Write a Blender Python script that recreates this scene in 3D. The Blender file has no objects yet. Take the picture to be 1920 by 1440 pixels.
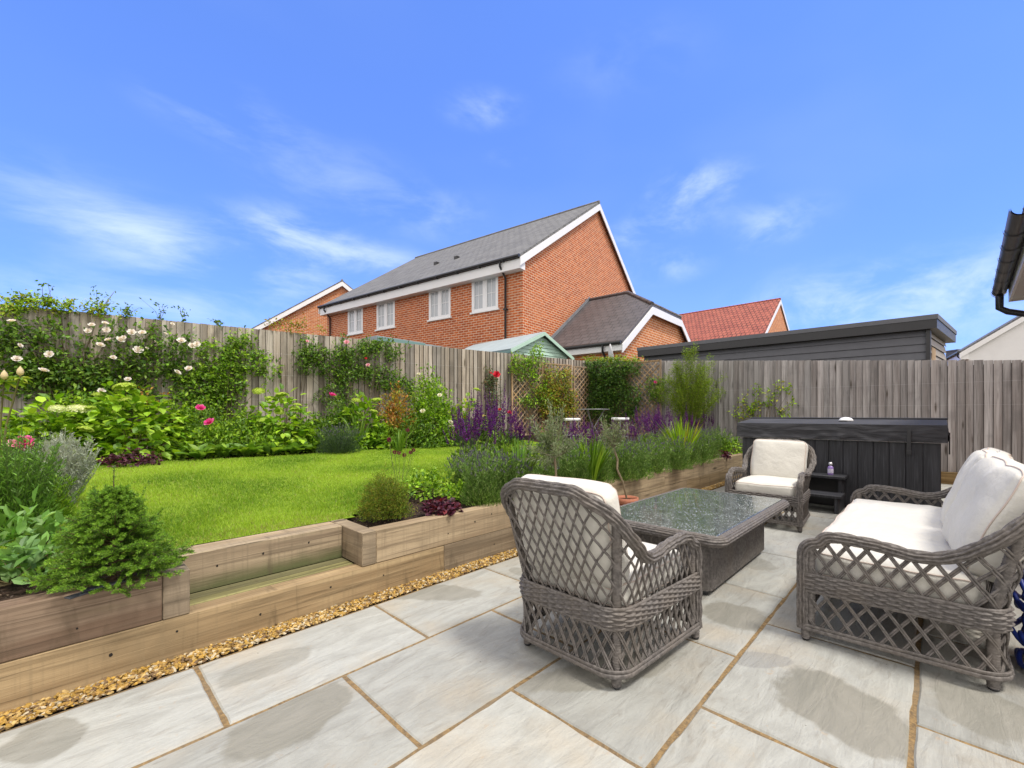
import bpy, math, random
import numpy as np
from mathutils import Vector, Matrix, noise
R = math.radians
rng = np.random.default_rng(7)
random.seed(7)
scene = bpy.context.scene
col = scene.collection

# ---------------------------------------------------------------- camera
EYE, F, V0 = 1.1, 819.0, 777.0          # eye height (m), focal length and horizon row in pixels of the 1920 wide photo
_n = math.hypot(790, 819)
CA, CB = 790 / _n, 819 / _n             # world x runs along the sleeper wall, world y into the garden
_ox, _oy = (0 - 960) * EYE / (1340 - V0), EYE * F / (1340 - V0)
CX = -(_ox * CA + _oy * CB)
CY = (_ox * CB - _oy * CA)
def W(X, Y, z=0.0):                      # metres right of / in front of the camera -> world
    return Vector((CX + X * CA + Y * CB, CY - X * CB + Y * CA, z))
cam_data = bpy.data.cameras.new("camera")
cam = bpy.data.objects.new("camera", cam_data)
col.objects.link(cam)
cam.location = (CX, CY, EYE)
cam.rotation_euler = (R(90), 0, -math.atan2(CB, CA))
cam_data.sensor_width = 36
cam_data.lens = 36 * F / 1920
cam_data.shift_y = (V0 - 720) / 1920
cam_data.clip_end = 3000
cam_data.clip_start = 0.05
scene.camera = cam

# ---------------------------------------------------------------- sky, sun, exposure
SUN_AZ = math.atan2(0.12, -0.99)         # measured from +y towards +x
SUN_EL = R(64)
sun_data = bpy.data.lights.new("sun", 'SUN')
sun_data.energy = 2.6
sun_data.angle = R(11)
sun_data.color = (1.0, 0.95, 0.88)
sun = bpy.data.objects.new("sun", sun_data)
col.objects.link(sun)
sdir = Vector((math.sin(SUN_AZ) * math.cos(SUN_EL), math.cos(SUN_AZ) * math.cos(SUN_EL), math.sin(SUN_EL)))
sun.rotation_euler = sdir.to_track_quat('Z', 'Y').to_euler()
sun.location = (0, 0, 20)

scene.view_settings.view_transform = 'Standard'
scene.view_settings.look = 'None'
scene.view_settings.gamma = 1
scene.view_settings.exposure = 0.40

class NT:                                # tiny node helper
    def __init__(s, tree): s.t = tree
    def n(s, typ, **kw):
        nd = s.t.nodes.new(typ)
        ins = kw.pop('ins', {})
        for k, v in kw.items(): setattr(nd, k, v)
        for k, v in ins.items():
            if hasattr(v, 'links') or isinstance(v, bpy.types.NodeSocket): s.t.links.new(v, nd.inputs[k])
            else: nd.inputs[k].default_value = v
        return nd
    def math(s, op, a, b=0.0, c=0.0, clamp=False):
        return s.n('ShaderNodeMath', operation=op, use_clamp=clamp, ins={0: a, 1: b, 2: c}).outputs[0]
    def mix(s, f, a, b, mode='MIX'):
        m = s.n('ShaderNodeMix', data_type='RGBA', blend_type=mode)
        for i, v in ((0, f), (6, a), (7, b)):
            if isinstance(v, bpy.types.NodeSocket): s.t.links.new(v, m.inputs[i])
            else: m.inputs[i].default_value = (tuple(v) + (1,))[:4] if i else v
        return m.outputs[2]
    def ramp(s, f, lo, hi):              # linear step lo..hi
        return s.n('ShaderNodeMapRange', ins={0: f, 1: lo, 2: hi, 3: 0.0, 4: 1.0}, interpolation_type='SMOOTHSTEP').outputs[0]
    def noise(s, vec, scale, detail=4, rough=0.55, dist=0.0):
        return s.n('ShaderNodeTexNoise', ins={'Vector': vec, 'Scale': scale, 'Detail': detail, 'Roughness': rough, 'Distortion': dist}).outputs[0]
    def vmul(s, vec, v):
        return s.n('ShaderNodeVectorMath', operation='MULTIPLY', ins={0: vec, 1: v}).outputs[0]

world = bpy.data.worlds.new("World")
scene.world = world
world.use_nodes = True
wt = NT(world.node_tree)
world.node_tree.nodes.clear()
sky = wt.n('ShaderNodeTexSky', sky_type='NISHITA')
sky.sun_disc = False
sky.sun_elevation = SUN_EL
sky.sun_rotation = SUN_AZ
sky.air_density = 1.0
sky.dust_density = 0.3
sky.ozone_density = 2.0
tc = wt.n('ShaderNodeTexCoord').outputs['Generated']
def skydir(u, v):
    d = W(0, 0, 0) * 0 + Vector((( (u - 960) / F) * CA + CB, -((u - 960) / F) * CB + CA, (V0 - v) / F))
    return d.normalized()
skycol = wt.n('ShaderNodeHueSaturation', ins={'Color': sky.outputs[0], 'Saturation': 1.0, 'Value': .97}).outputs[0]
skycol = wt.n('ShaderNodeGamma', ins={'Color': skycol, 'Gamma': .6}).outputs[0]
skycol = wt.mix(1.0, skycol, (1.22, 1.92, 4.0), 'MULTIPLY')
blobs = [(540, 440, .10, 1.0), (300, 455, .10, .8), (140, 380, .12, .5), (700, 490, .08, .9), (430, 215, .09, .55), (905, 205, .06, .5), (950, 296, .03, .35), (790, 400, .10, .5),
         (1310, 345, .07, .9), (1270, 405, .08, .5), (1190, 440, .06, .5), (1450, 410, .07, .5), (1440, 445, .05, .6), (1240, 500, .07, .6), (1560, 560, .13, .5), (1850, 510, .12, .5),
         (350, 560, .16, .5), (60, 600, .16, .6), (560, 520, .10, .6), (1180, 120, .10, .15), (620, 330, .12, .35), (1700, 620, .2, .5)]
acc = None
rotz = math.atan2(CB, CA)
for (u, v, rad, st) in blobs:
    d = skydir(u, v)
    # direction relative to the blob centre, stretched sideways: wispy patches are wider than high
    sub = wt.n('ShaderNodeVectorMath', operation='SUBTRACT', ins={0: tc, 1: tuple(d)}).outputs[0]
    sub = wt.vmul(sub, (1 / rad * .8, 1 / rad * .8, 1 / rad * 2.2))
    ln = wt.n('ShaderNodeVectorMath', operation='LENGTH', ins={0: sub}).outputs['Value']
    g = wt.math('MULTIPLY', wt.ramp(ln, 1.5, 0.0), st)
    acc = g if acc is None else wt.math('ADD', acc, g)
mp = wt.n('ShaderNodeMapping', ins={'Vector': tc, 'Rotation': (0, R(12), rotz), 'Scale': (1.0, 2.0, 3.6)}).outputs[0]
n1 = wt.noise(mp, 4.2, 9, .60, .30)
n2 = wt.noise(mp, 1.1, 3, .5, .2)
wis = wt.math('MULTIPLY', wt.ramp(n1, .36, .74), acc)
back = wt.n('ShaderNodeVectorMath', operation='DOT_PRODUCT', ins={0: tc, 1: (-CB * .8, -CA * .8, 0.6)}).outputs['Value']  # bright cloud cover added out of view behind and above, for neutral fill
bk = wt.math('MULTIPLY', wt.ramp(back, -.10, .14), wt.math('ADD', .72, wt.math('MULTIPLY', wt.ramp(n2, .15, .45), .28)))
thin = wt.math('MULTIPLY', wt.ramp(n2, .45, .8), .05)
den = wt.math('MINIMUM', wt.math('ADD', wt.math('MAXIMUM', wt.math('MULTIPLY', wis, .62), wt.math('MULTIPLY', bk, .93)), thin), .9)
skyfin = wt.mix(den, skycol, wt.mix(wt.ramp(back, -.2, .2), (7.6, 8.8, 11.5), (12.4, 11.6, 10.6)))
bg = wt.n('ShaderNodeBackground', ins={'Color': skyfin, 'Strength': 0.10})
wo = wt.n('ShaderNodeOutputWorld')
world.node_tree.links.new(bg.outputs[0], wo.inputs[0])

# ---------------------------------------------------------------- mesh building
class Geo:
    def __init__(s): s.c = []
    def add(s, v, f, color=(1, 1, 1), mi=0, smooth=False):
        v = np.asarray(v, dtype=np.float32).reshape(-1, 3); f = np.asarray(f, dtype=np.int32)
        c = np.asarray(color, dtype=np.float32)
        if c.ndim == 1: c = np.broadcast_to(c[:3], (len(v), 3))
        s.c.append((v, f, c, mi, smooth)); return s
    def box(s, x0, x1, y0, y1, z0, z1, color=(1, 1, 1), mi=0, M=None, taper=None):
        v = np.array([(x, y, z) for z in (z0, z1) for y in (y0, y1) for x in (x0, x1)], dtype=float)
        if M is not None: v = v @ np.array(M.to_3x3()).T + np.array(M.translation)
        s.add(v, [(0, 2, 3, 1), (4, 5, 7, 6), (0, 1, 5, 4), (2, 6, 7, 3), (0, 4, 6, 2), (1, 3, 7, 5)], color, mi); return s
    def bbox(s, x0, x1, y0, y1, z0, z1, b=.006, color=(1, 1, 1), mi=0, M=None):   # box with chamfered edges
        lo = np.array([x0, y0, z0], float); hi = np.array([x1, y1, z1], float); V = []; idx = {}
        for i in range(8):
            sx, sy, sz = i & 1, (i >> 1) & 1, (i >> 2) & 1
            for ax in range(3):
                p = np.array([hi[0] if sx else lo[0], hi[1] if sy else lo[1], hi[2] if sz else lo[2]])
                for k, sg in enumerate((sx, sy, sz)):
                    if k != ax: p[k] += -b if sg else b
                idx[(i, ax)] = len(V); V.append(p)
        Fq, Ft = [], []
        for ax in range(3):
            o = [k for k in range(3) if k != ax]
            for sg in (0, 1):
                ids = [(sg << ax) | (a << o[0]) | (c << o[1]) for a, c in ((0, 0), (1, 0), (1, 1), (0, 1))]
                q = [idx[(i, ax)] for i in ids]
                Fq.append(q)
        for ax in range(3):
            o = [k for k in range(3) if k != ax]
            for a in (0, 1):
                for c in (0, 1):
                    i0 = (a << o[0]) | (c << o[1]); i1 = i0 | (1 << ax)
                    Fq.append([idx[(i0, o[0])], idx[(i1, o[0])], idx[(i1, o[1])], idx[(i0, o[1])]])
        for i in range(8): Ft.append([idx[(i, 0)], idx[(i, 1)], idx[(i, 2)]])
        V = np.array(V); ctr = (lo + hi) / 2
        def orient(L):
            out = []
            for q in L:
                P = V[q]; nn = np.cross(P[1] - P[0], P[2] - P[0])
                out.append(q if nn @ (P.mean(0) - ctr) > 0 else q[::-1])
            return out
        Fq, Ft = orient(Fq), orient(Ft)
        if M is not None: V = V @ np.array(M.to_3x3()).T + np.array(M.translation)
        s.add(V, Fq, color, mi); s.add(V, Ft, color, mi); return s
    def poly(s, pts, color=(1, 1, 1), mi=0):
        s.add([tuple(p) for p in pts], [list(range(len(pts)))], color, mi); return s
    def prism(s, pts, d, color=(1, 1, 1), mi=0):      # polygon pushed along vector d
        n = len(pts); P = [Vector(p) for p in pts]; Q = [p + Vector(d) for p in P]
        s.poly(P[::-1], color, mi); s.poly(Q, color, mi)
        for i in range(n): s.poly([P[i], P[(i + 1) % n], Q[(i + 1) % n], Q[i]], color, mi)
        return s
    def tube(s, pts, r, sides=6, color=(1, 1, 1), mi=0, closed=False, cap=True, rf=None):
        P = np.array([tuple(p) for p in pts], float); n = len(P)
        r = np.broadcast_to(np.asarray(r, float), (n,)) if np.ndim(r) <= 1 else r
        if closed: T = np.roll(P, -1, 0) - np.roll(P, 1, 0)
        else: T = np.gradient(P, axis=0)
        T /= np.linalg.norm(T, axis=1)[:, None] + 1e-12
        ref = np.array([0, 0, 1.0]) if abs(T[0][2]) < .9 else np.array([1.0, 0, 0])
        N = np.zeros_like(P); a = np.cross(ref, T[0]); a /= np.linalg.norm(a); N[0] = a
        for i in range(1, n):
            a = N[i - 1] - T[i] * (N[i - 1] @ T[i]); N[i] = a / (np.linalg.norm(a) + 1e-12)
        B = np.cross(T, N)
        th = np.linspace(0, 2 * math.pi, sides, endpoint=False)
        if rf is not None:
            sl = np.concatenate([[0], np.cumsum(np.linalg.norm(np.diff(P, axis=0), axis=1))])
            rr = rf(sl[:, None], th[None, :])
        else: rr = np.repeat(r[:, None], sides, 1)
        V = P[:, None, :] + rr[:, :, None] * (np.cos(th)[None, :, None] * N[:, None, :] + np.sin(th)[None, :, None] * B[:, None, :])
        m = n if closed else n - 1
        i = np.arange(m)[:, None]; j = np.arange(sides)[None, :]
        i2 = (i + 1) % n; j2 = (j + 1) % sides
        Fc = np.stack([i * sides + j, i * sides + j2, i2 * sides + j2, i2 * sides + j], -1).reshape(-1, 4)
        s.add(V.reshape(-1, 3), Fc, color, mi, True)
        if cap and not closed:
            s.add(V[0], [list(range(sides))[::-1]], color, mi); s.add(V[-1], [list(range(sides))], color, mi)
        return s
    def grid(s, V, color=(1, 1, 1), mi=0, smooth=True, closed=False):   # V: n x m x 3
        n, m = V.shape[:2]
        i = np.arange(n if closed else n - 1)[:, None]; j = np.arange(m - 1)[None, :]; i2 = (i + 1) % n
        Fc = np.stack([i * m + j, i2 * m + j, i2 * m + j + 1, i * m + j + 1], -1).reshape(-1, 4)
        s.add(V.reshape(-1, 3), Fc, color, mi, smooth); return s
    def lathe(s, prof, sides=24, color=(1, 1, 1), mi=0, at=(0, 0, 0)):
        th = np.linspace(0, 2 * math.pi, sides, endpoint=False)
        V = np.array([[(r * math.cos(t) + at[0], r * math.sin(t) + at[1], z + at[2]) for r, z in prof] for t in th])
        s.grid(V, color, mi, True, closed=True); return s
    def inst(s, tv, tf, pos, X, Y, Z, color, mi=0, smooth=False):        # copies of a template with axes X,Y,Z (N x 3 each)
        tv = np.asarray(tv, float); tf = np.asarray(tf, int); N = len(pos); k = len(tv)
        V = pos[:, None, :] + tv[None, :, 0, None] * X[:, None, :] + tv[None, :, 1, None] * Y[:, None, :] + tv[None, :, 2, None] * Z[:, None, :]
        Fc = (tf[None] + (np.arange(N) * k)[:, None, None]).reshape(-1, tf.shape[1])
        c = np.asarray(color, float)
        if c.ndim == 2: c = np.repeat(c, k, 0)
        s.add(V.reshape(-1, 3), Fc, c, mi, smooth); return s
    def mesh(s, name, mats, uv=True):
        me = bpy.data.meshes.new(name)
        off = 0; VS = []; CS = []; L = []; ST = []; MI = []; SM = []; lp = 0
        UV = []
        for v, f, c, mi, sm in s.c:
            if len(f) == 0: continue
            k = f.shape[1]
            VS.append(v); CS.append(c); L.append((f + off).ravel()); ST.append(np.arange(len(f)) * k + lp)
            MI.append(np.full(len(f), mi)); SM.append(np.full(len(f), sm)); lp += f.size; off += len(v)
            if uv:
                p = v[f]; nn = np.cross(p[:, 1] - p[:, 0], p[:, 2] - p[:, 0])
                if k >= 4:
                    nn = nn + np.cross(p[:, 2] - p[:, 0], p[:, 3] - p[:, 0])
                nn /= np.linalg.norm(nn, axis=1)[:, None] + 1e-12
                t = np.stack([-nn[:, 1], nn[:, 0], np.zeros(len(nn))], 1)
                ln = np.linalg.norm(t, axis=1); t[ln < .12] = (1, 0, 0); t /= np.linalg.norm(t, axis=1)[:, None] + 1e-12
                b = np.cross(nn, t)
                UV.append(np.stack([(p * t[:, None]).sum(-1), (p * b[:, None]).sum(-1)], -1).reshape(-1, 2))
        V = np.concatenate(VS); C = np.concatenate(CS); L = np.concatenate(L); ST = np.concatenate(ST)
        me.vertices.add(len(V)); me.vertices.foreach_set('co', V.astype(np.float32).ravel())
        me.loops.add(len(L)); me.loops.foreach_set('vertex_index', L.astype(np.int32))
        me.polygons.add(len(ST)); me.polygons.foreach_set('loop_start', ST.astype(np.int32))
        me.update(calc_edges=True)
        me.polygons.foreach_set('material_index', np.concatenate(MI).astype(np.int32))
        me.polygons.foreach_set('use_smooth', np.concatenate(SM).astype(bool))
        at = me.attributes.new('Col', 'FLOAT_COLOR', 'POINT')
        at.data.foreach_set('color', np.concatenate([C, np.ones((len(C), 1))], 1).astype(np.float32).ravel())
        if uv:
            ul = me.uv_layers.new(name='UVMap'); ul.data.foreach_set('uv', np.concatenate(UV).astype(np.float32).ravel())
        for m in (mats if isinstance(mats, (list, tuple)) else [mats]): me.materials.append(m)
        me.validate(); me.update()
        return me
    def build(s, name, mats, parent=None, loc=(0, 0, 0), uv=True):
        o = bpy.data.objects.new(name, s.mesh(name, mats, uv)); col.objects.link(o)
        o.location = loc
        if parent: o.parent = parent
        return o
def tag(o, label=None, cat=None, group=None, kind=None):
    if label: o['label'] = label
    if cat: o['category'] = cat
    if group: o['group'] = group
    if kind: o['kind'] = kind
    return o
def thing(name, label, cat, loc=(0, 0, 0), rz=0.0, group=None):
    o = bpy.data.objects.new(name, None); col.objects.link(o); o.location = loc; o.rotation_euler = (0, 0, rz)
    o.empty_display_size = .1
    return tag(o, label, cat, group)
def structure(o): o['kind'] = 'structure'; return o
def dup(root, loc, rz, label, group=None):
    r = root.copy(); col.objects.link(r); r.location = loc; r.rotation_euler = (0, 0, rz); r['label'] = label
    if group: r['group'] = group
    for ch in list(root.children):
        c = ch.copy(); col.objects.link(c); c.parent = r
        for g in list(ch.children):
            d = g.copy(); col.objects.link(d); d.parent = c
    return r

# ---------------------------------------------------------------- materials
def newmat(name):
    m = bpy.data.materials.new(name); m.use_nodes = True; nt = NT(m.node_tree)
    b = m.node_tree.nodes['Principled BSDF']
    return m, nt, b
def lk(nt, a, b): nt.t.links.new(a, b)
def bump(nt, b, h, dist=.01, strength=1.0):
    bn = nt.n('ShaderNodeBump', ins={'Height': h, 'Distance': dist, 'Strength': strength}); lk(nt, bn.outputs[0], b.inputs['Normal'])
def simple(name, c, rough=.5, var=.15, scale=8, spec=.5, metal=0, bmp=0, usecol=False):
    m, nt, b = newmat(name); o = nt.n('ShaderNodeTexCoord').outputs['Object']
    n = nt.noise(o, scale, 5, .6)
    base = tuple(c)
    if usecol: base = nt.mix(1, tuple(c), nt.n('ShaderNodeAttribute', attribute_name='Col').outputs[0], 'MULTIPLY')
    k = nt.n('ShaderNodeMapRange', ins={0: n, 1: .25, 2: .75, 3: 1 - var, 4: 1 + var}).outputs[0]
    cc = nt.n('ShaderNodeVectorMath', operation='SCALE', ins={0: base if not isinstance(base, tuple) else base[:3], 'Scale': k}).outputs[0]
    lk(nt, cc, b.inputs['Base Color']); b.inputs['Roughness'].default_value = rough; b.inputs['Metallic'].default_value = metal
    b.inputs['Specular IOR Level'].default_value = spec
    if bmp: bump(nt, b, nt.noise(o, scale * 6, 4, .6), bmp)
    return m
def foliage(name, transl=.35, rough=.45):
    m, nt, b = newmat(name)
    a = nt.n('ShaderNodeAttribute', attribute_name='Col').outputs[0]
    lk(nt, a, b.inputs['Base Color']); b.inputs['Roughness'].default_value = rough; b.inputs['Specular IOR Level'].default_value = .35
    tr = nt.n('ShaderNodeBsdfTranslucent', ins={'Color': nt.mix(1, a, (1.25, 1.2, .6), 'MULTIPLY')})
    mx = nt.n('ShaderNodeMixShader', ins={0: transl, 1: b.outputs[0], 2: tr.outputs[0]})
    lk(nt, mx.outputs[0], nt.t.nodes['Material Output'].inputs[0])
    return m
LEAF = foliage('leaf'); PETAL = foliage('petal', .3, .6); STEM = foliage('stem', 0.0, .6); NEEDLE = foliage('needle', .18, .5); GRASS = foliage('grass_blade', .4, .5)

def wood(name, c1, c2, along='u', gs=45, dark=(.05, .035, .02), sat=1, knots=True, saw=True, algae=0):
    m, nt, b = newmat(name)
    uv = nt.n('ShaderNodeUVMap').outputs[0]; att = nt.n('ShaderNodeAttribute', attribute_name='Col').outputs[0]
    obj = nt.n('ShaderNodeTexCoord').outputs['Object']
    sep = nt.n('ShaderNodeSeparateColor', ins={0: att})
    offv = nt.n('ShaderNodeCombineXYZ', ins={0: nt.math('MULTIPLY', sep.outputs[0], 37.0), 1: nt.math('MULTIPLY', sep.outputs[1], 91.0), 2: nt.math('MULTIPLY', sep.outputs[2], 53.0)}).outputs[0]
    p = nt.n('ShaderNodeVectorMath', operation='ADD', ins={0: uv, 1: offv}).outputs[0]
    sc = (1.6, gs, 1) if along == 'u' else (gs, 1.6, 1)
    sc2 = (.5, 9, 1) if along == 'u' else (9, .5, 1)
    g1 = nt.noise(nt.vmul(p, sc), 1.0, 6, .6, .6)
    g2 = nt.noise(nt.vmul(p, sc2), 1.0, 3, .5, 1.2)
    g3 = nt.noise(p, 2.2, 4, .6)
    cc = nt.mix(nt.ramp(g2, .3, .7), c1, c2)
    cc = nt.mix(nt.math('MULTIPLY', nt.ramp(g1, .45, .72), .75), cc, tuple(x * .42 for x in c2))
    cc = nt.mix(nt.math('MULTIPLY', nt.ramp(g3, .50, .74), .6), cc, tuple(x * .45 for x in c1))
    h = g1
    if knots:
        vs = (1.3, 7, 1) if along == 'u' else (7, 1.3, 1)
        vo = nt.n('ShaderNodeTexVoronoi', ins={'Vector': nt.vmul(p, vs), 'Scale': 1.0, 'Randomness': 1.0})
        kk = nt.math('MULTIPLY', nt.ramp(nt.math('ADD', vo.outputs['Distance'], nt.math('MULTIPLY', nt.math('SUBTRACT', g2, .5), .25)), .17, .05), .85)
        cc = nt.mix(kk, cc, dark)
    if saw:
        ss = (60, .8, 1) if along == 'u' else (.8, 60, 1)
        sw = nt.noise(nt.vmul(p, ss), 1, 2, .5)
        cc = nt.mix(nt.math('MULTIPLY', nt.ramp(sw, .48, .72), .45), cc, tuple(x * .55 for x in c1))
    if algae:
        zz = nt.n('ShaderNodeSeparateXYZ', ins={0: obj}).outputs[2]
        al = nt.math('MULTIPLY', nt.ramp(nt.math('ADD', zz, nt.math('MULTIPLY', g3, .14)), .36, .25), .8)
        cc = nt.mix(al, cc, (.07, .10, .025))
    if along == 'u':
        dr = nt.noise(nt.vmul(p, (9, 1.6, 1)), 1, 4, .6, .8); cc = nt.mix(nt.math('MULTIPLY', nt.ramp(dr, .56, .74), .55), cc, (.10, .075, .045))
        gn = nt.noise(nt.vmul(p, (1.1, 4, 1)), 1, 4, .6); cc = nt.mix(nt.math('MULTIPLY', nt.ramp(gn, .56, .76), .4), cc, (.17, .17, .08))
    tone = nt.n('ShaderNodeMapRange', ins={0: sep.outputs[0], 1: 0, 2: 1, 3: .62, 4: 1.2}).outputs[0]
    cc = nt.n('ShaderNodeVectorMath', operation='SCALE', ins={0: cc, 'Scale': tone}).outputs[0]
    hue = nt.n('ShaderNodeHueSaturation', ins={'Color': cc, 'Hue': .5, 'Saturation': nt.n('ShaderNodeMapRange', ins={0: sep.outputs[1], 1: 0, 2: 1, 3: .75, 4: 1.15}).outputs[0]})
    lk(nt, hue.outputs[0], b.inputs['Base Color']); b.inputs['Roughness'].default_value = .8; b.inputs['Specular IOR Level'].default_value = .25
    bump(nt, b, h, .004, .8)
    return m
SLEEPER = wood('sleeper_timber', (.42, .32, .195), (.25, .18, .105), 'u', 46)
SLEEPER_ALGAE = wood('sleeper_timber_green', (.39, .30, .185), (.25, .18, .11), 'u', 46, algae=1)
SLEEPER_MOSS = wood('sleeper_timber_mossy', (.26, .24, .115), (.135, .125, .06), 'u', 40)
SLEEPER_RED = wood('sleeper_timber_red', (.31, .225, .155), (.20, .13, .085), 'u', 60, saw=False)
FENCE_WARM = wood('fence_weathered', (.48, .425, .36), (.34, .285, .23), 'v', 60, saw=False)
FENCE_GREY = wood('fence_grey', (.46, .435, .425), (.32, .29, .275), 'v', 60, saw=False)
TRELLIS_W = wood('trellis_wood', (.50, .36, .22), (.38, .25, .14), 'v', 30, knots=False, saw=False)
BOARD_W = wood('gravel_board_wood', (.42, .30, .15), (.30, .20, .09), 'u', 40)

def brick(name, a, b_, mortar):
    m, nt, b = newmat(name)
    uv = nt.n('ShaderNodeUVMap').outputs[0]
    br = nt.n('ShaderNodeTexBrick', ins={'Vector': uv, 'Color1': a + (1,), 'Color2': b_ + (1,), 'Mortar': mortar + (1,), 'Scale': 1.0, 'Mortar Size': .013, 'Mortar Smooth': .15, 'Bias': -.1, 'Brick Width': .235, 'Row Height': .085})
    n = nt.noise(uv, 5, 4, .6); n2 = nt.noise(uv, .7, 3, .5)
    cc = nt.mix(nt.math('MULTIPLY', nt.ramp(n, .4, .75), .5), br.outputs[0], tuple(x * .6 for x in a))
    cc = nt.mix(nt.math('MULTIPLY', nt.ramp(n2, .45, .7), .22), cc, (.5, .24, .13))
    lk(nt, cc, b.inputs['Base Color']); b.inputs['Roughness'].default_value = .85; b.inputs['Specular IOR Level'].default_value = .2
    bump(nt, b, nt.math('SUBTRACT', 1.0, br.outputs['Fac']), .006, .8)
    return m
BRICK = brick('red_brick', (.55, .135, .035), (.34, .07, .022), (.64, .46, .33))
BRICK2 = brick('orange_brick', (.58, .185, .05), (.42, .11, .035), (.66, .50, .36))
def tiles(name, c1, c2, gap, w, h, rough=.6, off=.5, ms=.014):
    m, nt, b = newmat(name); uv = nt.n('ShaderNodeUVMap').outputs[0]
    br = nt.n('ShaderNodeTexBrick', ins={'Vector': uv, 'Color1': c1 + (1,), 'Color2': c2 + (1,), 'Mortar': gap + (1,), 'Scale': 1.0, 'Mortar Size': ms, 'Mortar Smooth': .3, 'Bias': 0, 'Brick Width': w, 'Row Height': h})
    n = nt.noise(uv, 1.5, 4, .6)
    cc = nt.mix(nt.math('MULTIPLY', nt.ramp(n, .4, .7), .35), br.outputs[0], tuple(min(1, x * 1.35) for x in c1))
    lk(nt, cc, b.inputs['Base Color']); b.inputs['Roughness'].default_value = rough
    v = nt.n('ShaderNodeSeparateXYZ', ins={0: uv}).outputs[1]
    saw = nt.math('FRACT', nt.math('DIVIDE', v, h))
    bump(nt, b, nt.math('SUBTRACT', nt.math('SUBTRACT', 1.0, saw), nt.math('MULTIPLY', br.outputs['Fac'], .6)), .02, .9)
    return m
SLATE = tiles('grey_roof_tile', (.165, .165, .165), (.125, .125, .128), (.06, .06, .06), .3, .25, .7)
SLATE2 = tiles('dark_roof_tile', (.095, .085, .09), (.07, .065, .07), (.03, .03, .03), .3, .26, .5)
REDTILE = tiles('red_roof_tile', (.36, .105, .07), (.29, .075, .055), (.09, .025, .02), .27, .34, .8, ms=.035)
UPVC = simple('white_trim', (.78, .78, .78), .35, .03, 3)
BLACKTRIM = simple('black_plastic', (.018, .018, .020), .35, .2, 4)
GREYCLAD = simple('grey_cladding', (.115, .118, .13), .6, .10, 6, bmp=.001)
GREYCLAD_END = simple('sunlit_end_cladding', (.30, .26, .21), .6, .10, 6)  # end wall coloured as sunlit grey cladding, the light is in the colour
MINT = simple('mint_painted_board', (.42, .60, .49), .6, .06, 5)
MINT_D = simple('dark_mint_trim', (.16, .27, .25), .6, .06, 5)
FELT = simple('grey_roof_felt', (.30, .35, .37), .9, .12, 3, bmp=.003)
RENDER_W = simple('white_render', (.74, .74, .74), .9, .05, 2, bmp=.002)
DISHG = simple('dish_grey', (.55, .55, .56), .45, .06, 3)
CURTAIN = simple('net_curtain', (.72, .73, .74), .9, .08, 9)
LEADM = simple('lead_flashing', (.17, .18, .20), .5, .2, 5)
m, nt, b = newmat('window_glass'); GLASSW = m
b.inputs['Base Color'].default_value = (.42, .45, .48, 1); b.inputs['Roughness'].default_value = .05; b.inputs['Specular IOR Level'].default_value = .8

def wicker(name, c):
    m, nt, b = newmat(name); o = nt.n('ShaderNodeTexCoord').outputs['Object']
    n = nt.noise(o, 60, 3, .6); n2 = nt.noise(o, 6, 3, .5)
    cc = nt.mix(nt.ramp(n, .3, .75), tuple(x * .62 for x in c), tuple(x * 1.35 for x in c))
    cc = nt.mix(nt.math('MULTIPLY', nt.ramp(n2, .4, .7), .4), cc, (c[0] * 1.1, c[1] * 1.02, c[2] * .9))
    lk(nt, cc, b.inputs['Base Color']); b.inputs['Roughness'].default_value = .6; b.inputs['Specular IOR Level'].default_value = .28
    bump(nt, b, nt.noise(o, 220, 2, .5), .0012, .6)
    return m
WICK = wicker('grey_brown_rattan', (.142, .129, .120))
def fabric(name, c):
    m, nt, b = newmat(name); o = nt.n('ShaderNodeTexCoord').outputs['Object']
    n = nt.noise(o, 5, 5, .6); n2 = nt.noise(o, 900, 2, .5); n3 = nt.noise(o, 2.0, 3, .5, .6)
    cc = nt.mix(nt.math('MULTIPLY', nt.ramp(n, .35, .75), .3), c, tuple(x * .86 for x in c))
    lk(nt, cc, b.inputs['Base Color']); b.inputs['Roughness'].default_value = .9; b.inputs['Specular IOR Level'].default_value = .2
    b.inputs['Sheen Weight'].default_value = .2
    h = nt.math('ADD', nt.math('MULTIPLY', n, 1.0), nt.math('ADD', nt.math('MULTIPLY', n3, 1.4), nt.math('MULTIPLY', n2, .03)))
    bump(nt, b, h, .022, .85)
    return m
FAB = fabric('cream_canvas', (.61, .59, .53)); PIPE = simple('taupe_piping', (.52, .43, .37), .8, .1, 20)
RUBBER = simple('black_foot', (.02, .02, .022), .5, .1, 10)
TERRA = simple('terracotta', (.40, .15, .085), .8, .25, 9, bmp=.003)
m, nt, b = newmat('tub_panel'); TUBP = m
uv = nt.n('ShaderNodeUVMap').outputs[0]
n = nt.noise(nt.vmul(uv, (70, 3, 1)), 1, 5, .6, .3); n2 = nt.noise(nt.vmul(uv, (9, .6, 1)), 1, 3, .5)
cc = nt.mix(nt.ramp(n, .45, .8), (.016, .017, .021), (.065, .068, .08)); cc = nt.mix(nt.math('MULTIPLY', nt.ramp(n2, .5, .7), .5), cc, (.05, .052, .06))
lk(nt, cc, b.inputs['Base Color']); b.inputs['Roughness'].default_value = .55; bump(nt, b, n, .002)
m, nt, b = newmat('tub_vinyl'); VINYL = m
o = nt.n('ShaderNodeTexCoord').outputs['Object']
n = nt.noise(nt.vmul(o, (3, 1.2, 6)), 2, 4, .5, .8)
cc = nt.mix(nt.noise(o, 3, 3, .5), (.035, .036, .040), (.08, .08, .086)); lk(nt, cc, b.inputs['Base Color'])
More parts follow.
